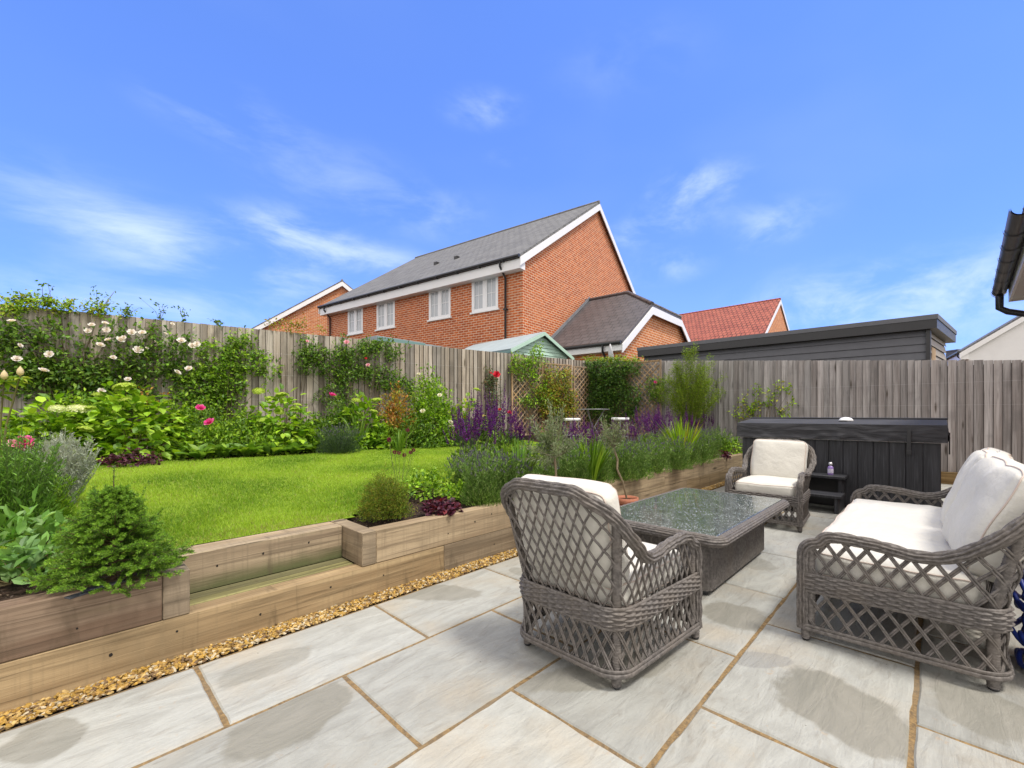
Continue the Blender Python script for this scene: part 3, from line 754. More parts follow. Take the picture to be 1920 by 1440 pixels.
def pipe(g, pts, r=.035, sides=8): return g.tube([tuple(p) for p in pts], r, sides)
def facade(pl, holes, c0, c1, z0, z1, thick=.25, mi=0, g=None, a0=0.0):
    """wall on the plane a = a0 from c0..c1 with window openings (c0, c1, z0, z1)"""
    g = g or Geo(); cs = sorted({c0, c1, *[h[0] for h in holes], *[h[1] for h in holes]}); zs = sorted({z0, z1, *[h[2] for h in holes], *[h[3] for h in holes]})
    for i in range(len(cs) - 1):
        for j in range(len(zs) - 1):
            cm, zm = (cs[i] + cs[i + 1]) / 2, (zs[j] + zs[j + 1]) / 2
            if any(h[0] < cm < h[1] and h[2] < zm < h[3] for h in holes): continue
            g.poly([pl(a0, cs[i], zs[j]), pl(a0, cs[i], zs[j + 1]), pl(a0, cs[i + 1], zs[j + 1]), pl(a0, cs[i + 1], zs[j])], mi=mi)
    for h in holes:
        for q in (((h[0], h[2]), (h[0], h[3])), ((h[0], h[3]), (h[1], h[3])), ((h[1], h[3]), (h[1], h[2])), ((h[1], h[2]), (h[0], h[2]))):
            (ca, za), (cb, zb) = q; g.poly([pl(a0, ca, za), pl(a0, cb, zb), pl(a0 + .12, cb, zb), pl(a0 + .12, ca, za)], mi=mi)
    return g
def window(root, pl, c0, c1, z0, z1, bars=True, a0=0.0):
    fr = Geo(); w = .065; A0, A1 = a0 - .012, a0 + .06
    bar(fr, pl, A0, A1, c0, c0 + w, z0, z1); bar(fr, pl, A0, A1, c1 - w, c1, z0, z1); bar(fr, pl, A0, A1, c0 + w, c1 - w, z0, z0 + w); bar(fr, pl, A0, A1, c0 + w, c1 - w, z1 - w, z1)
    cm = (c0 + c1) / 2; bar(fr, pl, A0, A1, cm - .055, cm + .055, z0 + w, z1 - w)
    for (x0, x1) in ((c0 + w, cm - .055), (cm + .055, c1 - w)):
        for (u0, u1, v0, v1) in ((x0, x0 + .04, z0 + w, z1 - w), (x1 - .04, x1, z0 + w, z1 - w), (x0 + .04, x1 - .04, z0 + w, z0 + w + .04), (x0 + .04, x1 - .04, z1 - w - .04, z1 - w)):
            bar(fr, pl, A0 + .008, A1 + .01, u0, u1, v0, v1)
        if bars:
            h = z1 - z0; xm = (x0 + x1) / 2
            bar(fr, pl, A0 + .03, A0 + .045, x0 + .04, x1 - .04, z0 + h * .5 - .009, z0 + h * .5 + .009); bar(fr, pl, A0 + .029, A0 + .046, xm - .009, xm + .009, z0 + w + .04, z1 - w - .04)
    f = fr.build('window', UPVC, root)
    sl = Geo(); bar(sl, pl, a0 - .06, a0 + .05, c0 - .06, c1 + .06, z0 - .05, z0 - .001); sl.build('sill', UPVC, f)
    gl = Geo(); bar(gl, pl, a0 + .03, a0 + .038, c0 + .02, c1 - .02, z0 + .02, z1 - .02); gl.build('pane', GLASSW, f)
    return f

def gable_house(name, label, pl, width, length, zeave, zridge, wallmat, roofmat, holes=(), gable_over=.12, down=(), barge=True, zbase=0.0, gutter=True, fascia_mat=None, roofth=.10):
    """gable wall at c=0 running a=0..width; long front wall on a=0 running c=0..length; ridge along c"""
    fm = fascia_mat or UPVC
    root = thing(name, label, 'house' if 'shed' not in name else 'shed', pl(0, 0, zbase)); inv = Matrix.Translation(-root.location)
    def B(g, nm, mt, parent=root):
        o = g.build(nm, mt, parent if parent is root else parent, loc=(-root.location) if parent is root else (0, 0, 0)); return o
    mid = width / 2; slope = (zridge - zeave) / (mid + .3); zw = zeave + .3 * slope - .12
    zap = zw + slope * mid
    g = facade(pl, holes, 0, length, zbase, zw)
    g.poly([pl(0, 0, zbase), pl(width, 0, zbase), pl(width, 0, zw), pl(mid, 0, zap), pl(0, 0, zw)])
    g.poly([pl(0, length, zbase), pl(0, length, zw), pl(mid, length, zap), pl(width, length, zw), pl(width, length, zbase)])
    g.poly([pl(width, 0, zbase), pl(width, length, zbase), pl(width, length, zw), pl(width, 0, zw)])
    B(g, 'wall', wallmat)
    r = Geo(); go = gable_over
    for sg in (0, 1):
        e = -.32 if sg == 0 else width + .32
        slabroof(r, pl(e, -go, zeave), pl(mid, -go, zridge), pl(mid, length + go, zridge), pl(e, length + go, zeave), roofth)
    r.tube([tuple(pl(mid, -go - .01, zridge - .01)), tuple(pl(mid, length + go + .01, zridge - .01))], .07, 8)
    rf = B(r, 'roof', roofmat)
    if barge:
        for c_ in (-go - .035, length + go + .005):
            for sg in (0, 1):
                bg_ = Geo()
                e = -.34 if sg == 0 else width + .34
                p0, p1 = pl(e, c_, zeave - .10), pl(mid, c_, zridge - .10); dn = Vector((0, 0, -.26)); ex = pl(0, 1, 0) - pl(0, 0, 0)
                bg_.prism([p0, p1, p1 + dn, p0 + dn], ex * .03)
                B(bg_, 'barge_board', fm)
    if gutter:
        fa = Geo(); bar(fa, pl, -.30, -.01, -go + .02, length + go - .02, zeave - .42, zeave - .115); B(fa, 'fascia', fm)
        gu = Geo(); gu.tube([tuple(pl(-.37, -go, zeave - .05)), tuple(pl(-.37, length + go, zeave - .05))], .058, 10)
        k = 0.5
        while k < length: bar(gu, pl, -.42, -.30, k, k + .03, zeave - .13, zeave - .02); k += 1.0
        B(gu, 'gutter', BLACKTRIM)
        for c_ in down:
            d_ = Geo(); pipe(d_, [pl(-.37, c_, zeave - .1), pl(-.37, c_, zeave - .25), pl(-.07, c_, zeave - .55), pl(-.07, c_, zbase + .2)])
            for zz in (zeave - 1.6, zeave - 3.2): bar(d_, pl, -.13, -.005, c_ - .06, c_ + .06, zz, zz + .05)
            B(d_, 'downpipe', BLACKTRIM)
    return root, rf
def fix(o, root): o.location = -root.location; return o
g1 = (.585, .811); l1 = (-.811, .585)
A = (.0244 * 14, 14.0); plA = Plan(A, g1, l1)
def cwin(u0, u1, v0, v1):
    s1_ = hitline(u0, A, l1); s0_ = hitline(u1, A, l1); Y = A[1] + l1[1] * (s0_ + s1_) / 2
    vm0, vm1 = v0, v1; return (s0_, s1_, zat(vm1, Y), zat(vm0, Y))
wins = [cwin(885, 934, 518.5, 583), cwin(804.5, 845, 541, 597.5), cwin(706.5, 740.5, 565, 616), cwin(652.5, 680.5, 577.5, 625.5)]
zs_ = [(w_[2], w_[3]) for w_ in wins]; zb_ = sum(z[0] for z in zs_) / 4; zt_ = sum(z[1] for z in zs_) / 4
wins = [(w_[0], w_[1], (w_[2] + zb_) / 2, (w_[3] + zt_) / 2) for w_ in wins]
L1_ = 11.12
house, hroof = gable_house('brick_house', 'large red brick house with grey tiled roof and four white upstairs windows', plA, 11.1, L1_, 6.12, 10.08, BRICK, SLATE, wins,
    down=(hitline(950, A, l1), L1_ - .35))
for w_ in wins:
    f = window(house, plA, *w_, bars=True); fix(f, house)
for u_ in (819, 857):
    c_ = hitline(u_, (A[0] + g1[0] * 1.9, A[1] + g1[1] * 1.9), l1); zz = 6.12 + (1.9 + .32) * (10.08 - 6.12) / 5.87
    g = Geo(); bar(g, plA, 1.80, 2.0, c_ - .09, c_ + .09, zz - .08, zz + .07); fix(g.build('roof_vent', BLACKTRIM, house), house)
# side extension with a half hip
gB, lB = (.646, .763), (-.763, .646); Bp = (3.24, 13.06); plB = Plan(Bp, gB, lB)
ext = thing('brick_garage', 'low brick garage wing with dark half hipped roof behind the shed', 'garage', plB(0, 0, 0))
ze, zr, half, q, zh, kh = 3.41, 5.68, 3.35, 1.98, 4.74, 1.35; Wd = 2 * half; Le = 3.7
sl_ = (zr - ze) / half; zw = ze - .16
g = Geo()
g.poly([plB(0, Le, 0), plB(0, 0, 0), plB(0, 0, zw), plB(0, Le, zw)][::-1])
g.poly([plB(0, 0, 0), plB(Wd, 0, 0), plB(Wd, 0, zw), plB(Wd - q, 0, zh - .1), plB(q, 0, zh - .1), plB(0, 0, zw)])
g.poly([plB(Wd, 0, 0), plB(Wd, Le, 0), plB(Wd, Le, zw), plB(Wd, 0, zw)])
fix(g.build('wall', BRICK2, ext), ext)
r = Geo(); o_v = -.16
def planeL(s, c): return plB(s, c, ze + sl_ * s)
def planeR(s, c): return plB(Wd - s, c, ze + sl_ * s)
th = Vector((0, 0, -.1))
r.prism([planeL(-.22, o_v), planeL(q, o_v), planeL(half, kh), planeL(half, Le), planeL(-.22, Le)], th)
r.prism([planeR(-.22, o_v), planeR(-.22, Le), planeR(half, Le), planeR(half, kh), planeR(q, o_v)], th)
r.prism([planeL(q, o_v), planeR(q, o_v), planeL(half, kh)], th)
for pth in ([planeL(q, o_v), planeL(half, kh), planeL(half, Le)], [planeR(q, o_v), planeL(half, kh)]): r.tube([tuple(p + Vector((0, 0, .02))) for p in pth], .07, 8)
fix(r.build('roof', SLATE2, ext), ext)
g = Geo(); ex = plB(0, 1, 0) - plB(0, 0, 0); dn = Vector((0, 0, -.25)); up = Vector((0, 0, -.09))
for p0, p1 in ((planeL(-.24, o_v - .035), planeL(q, o_v - .035)), (planeL(q, o_v - .035), planeR(q, o_v - .035)), (planeR(q, o_v - .035), planeR(-.24, o_v - .035))):
    g = Geo().prism([p0 + up, p1 + up, p1 + up + dn, p0 + up + dn], ex * .03); fix(g.build('barge_board', UPVC, ext), ext)
g = Geo(); bar(g, plB, -.20, -.01, -.14, Le, ze - .42, ze - .19); fix(g.build('fascia', UPVC, ext), ext)
g = Geo(); g.tube([tuple(plB(-.27, -.15, ze - .19)), tuple(plB(-.27, Le, ze - .19))], .055, 10); gt = g.build('gutter', BLACKTRIM, ext); fix(gt, ext)
g = Geo(); cdp = .45; pipe(g, [plB(-.27, cdp, ze - .22), plB(-.27, cdp, ze - .4), plB(-.06, cdp - .0, ze - .62), plB(-.06, cdp, .3)]); fix(g.build('downpipe', BLACKTRIM, ext), ext)
g = Geo(); 
for i in range(9):
    s = -.2 + i * .39; p = planeL(s, 0); 
    a0_ = hitline(960, A, g1)
# lead flashing where the wing's roof meets the tall gable
P0 = W(A[0], A[1]); gw = (W(A[0] + g1[0], A[1] + g1[1]) - P0)
def meet(s):                             # c along the wing where its roof reaches the gable wall plane
    p = planeL(s, 0); q2 = planeL(s, 1); d = q2 - p; n = Vector((gw.y, -gw.x, 0))
    t = (P0 - p).dot(n) / d.dot(n); return planeL(s, t - .16)
steps = [meet(-.2 + (half + .2) * i / 10) for i in range(11)]
for i in range(10):
    a_, b_ = steps[i], steps[i + 1]; g.prism([a_ + Vector((0, 0, .02)), b_ + Vector((0, 0, .02)), b_ + Vector((0, 0, .15)), a_ + Vector((0, 0, .15))], (gw.cross(Vector((0, 0, 1)))) * .03)
fix(g.build('flashing', LEADM, ext), ext)
# house on the left
pL = Plan((-.595 * 24.7 + .3, 24.7), (.866, .5), (-.5, .866))
gable_house('brick_house', 'brick house gable peeping over the fence at far left of the large house', pL, 9.0, 9.0, 5.9, 9.35, BRICK2, SLATE, down=(.25,), gable_over=.15)
# red roofed house: gable end on the right
gR, lR = (.70, .714), (-.714, .70)
t_ = hitline(1462, (18.39, 30), (1, 0)); apex = (18.39, 30.0); zr_ = 9.05; hw = 4.2
pR = Plan((apex[0] - gR[0] * hw, apex[1] - gR[1] * hw), gR, lR)
gable_house('brick_house', 'house with bright red tiled roof standing behind the grey garden building', pR, 2 * hw, 8.2, zr_ - .75 * (hw + .3), zr_, BRICK2, REDTILE, gable_over=.05)
# white rendered house
pW = Plan(((1816 - 960) / F * 22, 22.0), (.8, -.6), (.6, .8))
gable_house('white_house', 'white rendered house gable at the right edge beyond the grey fence', pW, 8.0, 8, 4.30, 7.5, RENDER_W, SLATE, gable_over=.1, down=(.12,))
g = Geo(); x0, x1 = (1795 - 960) / F * 30, (1809 - 960) / F * 30
pc = Plan((x0, 30.0), (1, 0), (0, 1)); bar(g, pc, 0, x1 - x0, 0, .8, 0, zat(657, 30)); bar(g, pc, -.05, x1 - x0 + .05, -.05, .85, zat(657, 30), zat(657, 30) + .08)
tag(g.build('distant_building', GREYCLAD), 'small grey block of a far building beside the white house', 'building')
# grey flat roofed garden building
y = 8.3; zt_ = zat(590, y); PG = (.973 * y, y); dG = (-.728, .686); eG = (.775, .632); plG = Plan(PG, dG, eG); LG = 6.15; DG = 2.7
gb = thing('garden_building', 'long low dark grey clad garden building with flat roof behind the fence', 'outbuilding', plG(0, 0, 0))
g = Geo(); bar(g, plG, .17, LG - .12, .17, DG - .17, 0, zt_ - .25)
k = 0
while k * .155 < zt_ - .25:
    z0 = k * .155; z1 = min(z0 + .152, zt_ - .251); a0, a1 = .16, LG - .11
    g.add([tuple(p) for p in (plG(a0, .135, z0), plG(a1, .135, z0), plG(a1, .158, z1), plG(a0, .158, z1), plG(a0, .17, z0), plG(a1, .17, z0))], [(1, 0, 3, 2), (0, 1, 5, 4)], rc()); k += 1
fix(g.build('cladding', GREYCLAD, gb), gb)
g = Geo(); k = 0
while k * .155 < zt_ - .25:
    z0 = k * .155; z1 = min(z0 + .152, zt_ - .251)
    g.add([tuple(p) for p in (plG(.135, .17, z0), plG(.135, DG - .17, z0), plG(.158, DG - .17, z1), plG(.158, .17, z1))], [(0, 1, 2, 3)], rc()); k += 1
fix(g.build('end_cladding', GREYCLAD_END, gb), gb)
g = Geo(); bar(g, plG, .10, .165, .10, .165, 0, zt_ - .24); fix(g.build('corner_post', BLACKTRIM, gb), gb)
g = Geo(); bar(g, plG, .132, .15, .55, 1.0, 1.0, 2.45); fix(g.build('window', TRELLIS_W, gb), gb)
g = Geo(); bar(g, plG, 0, LG, 0, DG, zt_ - .25, zt_ - .06); fix(g.build('fascia', BLACKTRIM, gb), gb)
g = Geo(); bar(g, plG, -.015, LG + .015, -.015, DG + .015, zt_ - .075, zt_ + .015); fix(g.build('roof_trim', GREYCLAD, gb), gb)
# green shed
gS, lS = (.727, .687), (-.687, .727); PS = (-.02, 11.62); plS = Plan(PS, gS, lS); wS = 2.34
sh = thing('garden_shed', 'pale mint green timber shed with grey felt roof beyond the fence', 'shed', plS(0, 0, 0))
zE, zA = 2.86, 3.44; Ls = 3.0
g = Geo(); zwS = zE - .02
nb = 20
for i in range(nb):
    z0, z1 = 1.5 + i * .1, 1.5 + i * .1 + .099
    def xr(z): return (0, wS) if z <= zwS else (wS / 2 * (z - zwS) / (zA - .1 - zwS), wS - wS / 2 * (z - zwS) / (zA - .1 - zwS))
    if z0 > zA - .12: break
    z1 = min(z1, zA - .101); a0, a1 = xr(z0); b0, b1 = xr(z1)
    g.add([tuple(p) for p in (plS(a0, -.02, z0), plS(a1, -.02, z0), plS(b1, 0, z1), plS(b0, 0, z1), plS(a1, .0, z0), plS(a0, .0, z0))], [(0, 1, 2, 3), (5, 4, 1, 0)])
bar(g, plS, .0, wS, .002, Ls, 0, zwS)
fix(g.build('wall', MINT, sh), sh)
r = Geo()
for sg in (0, 1):
    e = -.12 if sg == 0 else wS + .12; slabroof(r, plS(e, -.12, zE - .03), plS(wS / 2, -.12, zA), plS(wS / 2, Ls + .1, zA), plS(e, Ls + .1, zE - .03), .03)
fix(r.build('roof', FELT, sh), sh)
g = Geo(); ex = plS(0, 1, 0) - plS(0, 0, 0)
for sg in (0, 1):
    e = -.14 if sg == 0 else wS + .14; p0, p1 = plS(e, -.15, zE - .05), plS(wS / 2, -.15, zA - .01); g.prism([p0, p1, p1 + Vector((0, 0, -.1)), p0 + Vector((0, 0, -.1))], ex * .025)
fix(g.build('barge_board', MINT, sh), sh)
g = Geo(); bar(g, plS, -.13, -.1, -.1, Ls, zE - .14, zE - .065); fix(g.build('fascia', MINT_D, sh), sh)
# low lean-to beside it, only its green roof edge shows
dP = (.65, .76); eP = (-.76, .65); plP = Plan((-2.64, 8.75), dP, eP)
ln = thing('lean_to', 'low lean to with green felted roof edge running along the fence top', 'shed', plP(0, 0, 0))
zl = zat(630, 8.75)
g = Geo(); bar(g, plP, 0, 2.5, .1, 1.5, 0, zl - .12); fix(g.build('wall', MINT_D, ln), ln)
g = Geo(); bar(g, plP, -.08, 1.12, 0, 1.6, zl - .10, zl); bar(g, plP, 1.13, 2.62, 0, 1.6, zl - .12, zl - .02); fix(g.build('roof', FELT, ln), ln)
g = Geo(); bar(g, plP, -.07, 1.115, -.02, -.002, zl - .12, zl - .015, mi=0); fix(g.build('roof_edge', MINT_D, ln), ln)
# satellite dish seen edge-on above the fence corner
dx_, dy_ = (1141 - 960) / F * 12.4, 12.4; c0 = W(dx_, dy_, zat(668, 12.4))
th_ = thing('satellite_dish', 'grey satellite dish seen side on above the trellis corner', 'satellite dish', (c0.x, c0.y, 2.2))
prof = [(.001 + .30 * t, .11 * t * t) for t in np.linspace(0, 1, 10)]; prof += [(.30, .118)] + [(.298 * t, .11 * t * t + .012) for t in np.linspace(1, .01, 10)]
g = Geo().lathe(prof, 28); dsh = g.build('reflector', DISHG, th_, loc=(0, 0, c0.z - 2.2 + .0)); dsh.rotation_euler = (R(78), 0, math.atan2(CB, CA) * 0 + R(35)); dsh.scale = (.62, 1.12, 1)
g = Geo().tube([(0, 0, 0), (0, 0, c0.z - 2.25)], .02, 8).tube([(0, 0, c0.z - 2.4), (.25, .1, c0.z - 2.5), (.35, .12, c0.z - 2.2)], .01, 6); g.build('mast', LEADM, th_)

# the near house's eave at the upper right
hp = thing('near_house', 'roof edge with black gutter of the near house at upper right', 'house', W(5.6, 5.05, 0))
q0, q1 = W(3.2, 2.81, 2.5), W(5.50, 5.02, 2.5)       # outer lip of the gutter
ax = (q1 - q0).normalized(); ox = Vector((ax.y, -ax.x, 0))   # ox points away from the garden
far = q1; near = W(3.38, 2.97, 2.5)
def hpnt(s, o, z): return near + ax * s + ox * o + Vector((0, 0, z - 2.5))
LH = (far - near).length
class PlH:
    def __call__(s, a, c, z): return hpnt(a, c, z)
ph = PlH()
th = np.linspace(math.pi, 2 * math.pi, 12)
g = Geo(); V = np.array([[tuple(hpnt(s, .058 + .058 * math.cos(t), 2.5 + .062 * math.sin(t))) for t in th] for s in (0, LH)]); g.grid(V)
V = np.array([[tuple(hpnt(s, .058 + .05 * math.cos(t), 2.5 + .054 * math.sin(t))) for t in th[::-1]] for s in (0, LH)]); g.grid(V)
gut = g.build('gutter', BLACKTRIM, hp); fix(gut, hp)
g = Geo()
for s in [LH - .02, LH - .12] + [LH - .35 - .42 * k for k in range(int((LH - .4) / .42))]:
    g = Geo()
    V = np.array([[tuple(hpnt(s + e, .058 + .067 * math.cos(t), 2.5 + .07 * math.sin(t))) for t in th] for e in (0, .035)]); g.grid(V)
    V = np.array([[tuple(hpnt(s + e, .058 + .06 * math.cos(t), 2.502 + .06 * math.sin(t))) for t in th] for e in (0, .035)]); g.grid(V[:, ::-1]); fix(g.build('bracket', BLACKTRIM, hp), hp)
g = Geo(); bar(g, ph, 0, LH - .03, .125, .145, 2.36, 2.53); fix(g.build('fascia', UPVC, hp), hp)
SOFF = simple('white_soffit', (.60, .60, .58), .6, .05, 3)
g = Geo(); bar(g, ph, 0, LH - .03, .146, .45, 2.36, 2.375); fix(g.build('soffit', SOFF, hp), hp)
g = Geo(); slabroof(g, hpnt(0, .075, 2.545), hpnt(LH + .03, .075, 2.545), hpnt(LH + .03, 3.5, 4.6), hpnt(0, 3.5, 4.6), .05)
k = .0
while k < LH: g.tube([tuple(hpnt(k + .15, .11, 2.575)), tuple(hpnt(k + .15, 3.5, 4.63))], .05, 8); k += .3
fix(g.build('roof', SLATE2, hp), hp)
g = Geo(); bar(g, ph, .05, LH - .05, .45, 3.4, 0, 2.36); fix(g.build('wall', BRICK, hp), hp)
g = Geo(); pipe(g, [hpnt(LH - .06, .058, 2.46), hpnt(LH - .06, .058, 2.30), hpnt(LH - .06, .12, 2.25), hpnt(LH - .055, .36, 2.16), hpnt(LH - .055, .405, 2.08), hpnt(LH - .055, .405, .1)], .034, 10)
fix(g.build('downpipe', BLACKTRIM, hp), hp)
# ---------------------------------------------------------------- woven furniture
def resample(P, ds):
    P = np.asarray(P, float); d = np.linalg.norm(np.diff(P, axis=0), axis=1); s = np.concatenate([[0], np.cumsum(d)])
    n = max(3, int(s[-1] / ds) + 1); t = np.linspace(0, s[-1], n)
    return np.stack([np.interp(t, s, P[:, k]) for k in range(P.shape[1])], 1)
def smoothP(P, it=2, closed=False):
    P = np.asarray(P, float).copy()
    for _ in range(it):
        Q = P.copy(); Q[1:-1] = (P[:-2] + 2 * P[1:-1] + P[2:]) / 4; P = Q
    return P
def braid(r0, amp=.52, rows=9, cell=.085, slant=2.0):
    def rf(s, th):
        row = th / (2 * math.pi) * rows
        u_ = s / cell + np.floor(row) * .5 + (row - np.floor(row)) * slant * .5
        a = np.abs(np.sin(math.pi * u_)) ** .6; b_ = np.abs(np.sin(math.pi * row)) ** .7
        return r0 * (1 - amp + amp * (a * .55 + .45) * b_)
    return rf
def wrapped(r0, pitch=.0105, amp=.20):
    def rf(s, th): return r0 * (1 - amp + amp * np.abs(np.sin(math.pi * (s / pitch + th / (2 * math.pi))))) + 0 * th
    return rf
def ribbon(path, nrm, z0, z1, rows, per, amp=.005, off=0.0, closed=False, bow=0.0, lean=None):
    """woven band: rows of strands passing in and out over stakes, following a plan path"""
    s = np.concatenate([[0], np.cumsum(np.linalg.norm(np.diff(path, axis=0), axis=1))]); sub = 5
    k = np.arange(rows * sub + 1) / sub; zz = z0 + (z1 - z0) * k / rows
    row = np.minimum(np.floor(k), rows - 1); fr = k - row
    prof = np.sqrt(np.clip(1 - (2 * fr - 1) ** 2, 0, 1))
    wv = np.sin(math.pi * (s[:, None] / per + row[None, :]))
    d = off + amp * wv * prof[None, :] * 1.0 + amp * .9 * prof[None, :] + bow * np.sin(math.pi * k / rows)[None, :]
    if lean is not None: d = d + lean[:, None] * np.ones_like(d)
    V = np.stack([path[:, 0, None] + nrm[:, 0, None] * d, path[:, 1, None] + nrm[:, 1, None] * d, np.broadcast_to(zz[None, :], d.shape)], -1)
    return V
def upath(xf, xb, wf, wb, r, ds=.006, frontclose=False):
    P = [(xf, -wf)]
    P += [(xb + r, -wb)]
    for t in np.linspace(0, math.pi / 2, 8)[1:]: P.append((xb + r - r * math.sin(t), -wb + r - r * math.cos(t)))
    Q = [(x, -y) for x, y in P[::-1]]
    return resample(np.array(P + Q), ds)
def normals(P, closed=False):
    T = np.gradient(P, axis=0); T /= np.linalg.norm(T, axis=1)[:, None]
    return np.stack([T[:, 1], -T[:, 0]], 1) * 1.0
def seat_frame(root, xf, xb, wf, wb, lat, slope, rl=.0050, dbl=False, ztop=.815, zarm=.50, zcorn=.70, leanmax=.13, front_apron=True):
    """open-back woven seat: rim, posts, band, lattice above and below"""
    P = upath(xf, xb, wf, wb, .09); N = normals(P)
    if (N[0] @ np.array([0, -1])) < 0: N = -N
    s = np.concatenate([[0], np.cumsum(np.linalg.norm(np.diff(P, axis=0), axis=1))]); L = s[-1]
    yc = wb
    def zr(x, y_):
        fx = np.clip((xf - x) / (xf - xb), 0, 1); back = np.clip(1 - np.abs(y_) / wb, 0, 1)
        kx = [0, .08, .2, .42, .6, .72, .84, 1.0]; kz = [zarm - .02, zarm + .005, zarm + .022, zarm + .012, zarm - .010, zarm + .0, zarm + .05, zcorn]
        zs = np.interp(fx, kx, kz)
        zb = zcorn + (ztop - zcorn) * np.clip(np.abs(1 - (np.abs(y_) / wb)) / min(.40, .12 / wb), 0, 1) ** .8
        return np.where(np.abs(y_) < wb - .02, np.maximum(zs, zb), zs)
    ZR = zr(P[:, 0], P[:, 1]); 
    for _ in range(30): ZR[1:-1] = (ZR[:-2] + 2 * ZR[1:-1] + ZR[2:]) / 4
    fx = np.clip((xf - P[:, 0]) / (xf - xb), 0, 1)
    LN = leanmax * np.clip((fx - .45) / .55, 0, 1) ** 1.5
    for _ in range(20): LN[1:-1] = (LN[:-2] + 2 * LN[1:-1] + LN[2:]) / 4
    NB = N.copy(); NB[:, 0] = np.where(LN > .01, NB[:, 0] - .5 * LN / leanmax, NB[:, 0]); NB /= np.linalg.norm(NB, axis=1)[:, None]
    zb1, zb0, za = .325, .245, .062
    def S(si, z):                         # point on the leaning side surface
        px = np.interp(si, s, P[:, 0]); py = np.interp(si, s, P[:, 1]); nx = np.interp(si, s, NB[:, 0]); ny = np.interp(si, s, NB[:, 1])
        ln = np.interp(si, s, LN); t = np.clip((z - zb1) / (ztop - zb1), 0, 1.1)
        return np.stack([px + nx * ln * t, py + ny * ln * t, z + 0 * px], -1)
    # rim: foot up, round the front of the arm, along, over the back and down again
    half = []
    for z in np.arange(.055, zarm - .085, .02): half.append((xf, -wf, z))
    for t in np.linspace(0, math.pi / 2, 7): half.append((xf - .065 + .065 * math.cos(t), -wf, zarm - .085 + .065 * math.sin(t)))
    si = s[(s > .09) & (s < L - .09)]; mid = S(si, np.interp(si, s, ZR))
    full = np.concatenate([np.array(half), mid, np.array([(x, -y, z) for x, y, z in half[::-1]])])
    full = smoothP(resample(full, .004), 12)
    Geo().tube(full, .026, 56, rf=braid(.0285)).build('rim', WICK, root, uv=False)
    # band (closed all round) and lower rail
    CP = np.concatenate([P, resample(np.array([(xf, wf), (xf, -wf)]), .006)[1:]])
    CN = np.concatenate([N, np.tile([1.0, 0.0], (len(CP) - len(P), 1))])
    for _ in range(8): CN[1:-1] = (CN[:-2] + 2 * CN[1:-1] + CN[2:]) / 4
    CN /= np.linalg.norm(CN, axis=1)[:, None]
    g = Geo(); V = ribbon(CP, CN, zb0, zb1, 8, .044, .0075, off=.010, bow=.006); g.grid(V)
    V2 = ribbon(CP, CN, zb0, zb1, 2, .5, .0, off=.004); g.grid(V2[:, ::-1])
    for z in (zb0, zb1): g.tube(np.concatenate([CP + CN * .012, np.full((len(CP), 1), z)], 1), .007, 10, rf=braid(.0075, .3, 2, .03))
    g.build('woven_band', WICK, root, uv=False)
    g = Geo()
    for zz, rr in ((za, .011), (za + .017, .008)): g.tube(np.concatenate([CP + CN * .016, np.full((len(CP), 1), zz)], 1), rr, 12, rf=braid(rr, .35, 3, .04))
    g.build('lower_rail', WICK, root, uv=False)
    # lattice
    g = Geo(); r_ = rl
    def diag(z_lo, z_hi_fn, Sfn, offs, n, sgn, dblo):
        for k in np.arange(-n, n) * lat:
            pts = []
            for z in np.arange(z_lo, .86, .008):
                sx = k + sgn * (z - z_lo) / slope + dblo
                if sx < .012 or sx > L - .012:
                    continue
                if z > z_hi_fn(sx): 
                    if pts: break
                    continue
                pts.append(Sfn(sx, z, offs))
            if len(pts) > 2: g.tube(np.array(pts), r_, 6, cap=False)
    nn = int((L + 1) / lat)
    def Sup(sx, z, o_):
        p = S(np.array([sx]), np.array([z]))[0]; nx, ny = np.interp(sx, s, N[:, 0]), np.interp(sx, s, N[:, 1]); return (p[0] + nx * o_, p[1] + ny * o_, z)
    zfn = lambda sx: np.interp(sx, s, ZR) - .012
    for sgn, o_ in ((1, .003), (-1, -.003)):
        diag(zb1 - .004, zfn, Sup, o_, nn, sgn, 0)
        diag(zb1 - .004, zfn, Sup, o_, nn, sgn, .0105) if dbl else None
    g.build('lattice', WICK, root, uv=False)
    g = Geo(); r_ = .0042
    cs = np.concatenate([[0], np.cumsum(np.linalg.norm(np.diff(CP, axis=0), axis=1))]); CL = cs[-1]
    def lowp(sx, z, o_):
        sx = sx % CL; px, py = np.interp(sx, cs, CP[:, 0]), np.interp(sx, cs, CP[:, 1]); nx, ny = np.interp(sx, cs, CN[:, 0]), np.interp(sx, cs, CN[:, 1])
        t = (z - za) / (zb0 - za); o2 = o_ + .012 - .02 * math.sin(math.pi * t) * .6; return (px + nx * o2, py + ny * o2, z)
    for k in np.arange(0, CL, lat):
        for sgn, o_ in ((1, .0035), (-1, -.0035)):
            for db in (0, .0085):
                pts = [lowp(k + db + sgn * (z - za) / slope, z, o_) for z in np.arange(za, zb0 + .004, .012)]
                g.tube(np.array(pts), r_, 6, cap=False)
    g.build('apron_lattice', WICK, root, uv=False)
    # posts and feet
    ci = [int(np.argmin(np.abs(s - (s[np.argmin((P[:, 0] - (xb + .026)) ** 2 + (P[:, 1] + sy * -1 * (wb - .026)) ** 2)])))) for sy in (1, -1)]
    for c_ in ci:
        zt = ZR[c_] - .005; zs = np.arange(.03, zt, .004)
        pts = S(np.full(len(zs), s[c_]), zs) - np.concatenate([N[c_] * .012, [0]])
        Geo().tube(smoothP(pts, 4), .021, 14, rf=wrapped(.0215)).build('post', WICK, root, uv=False)
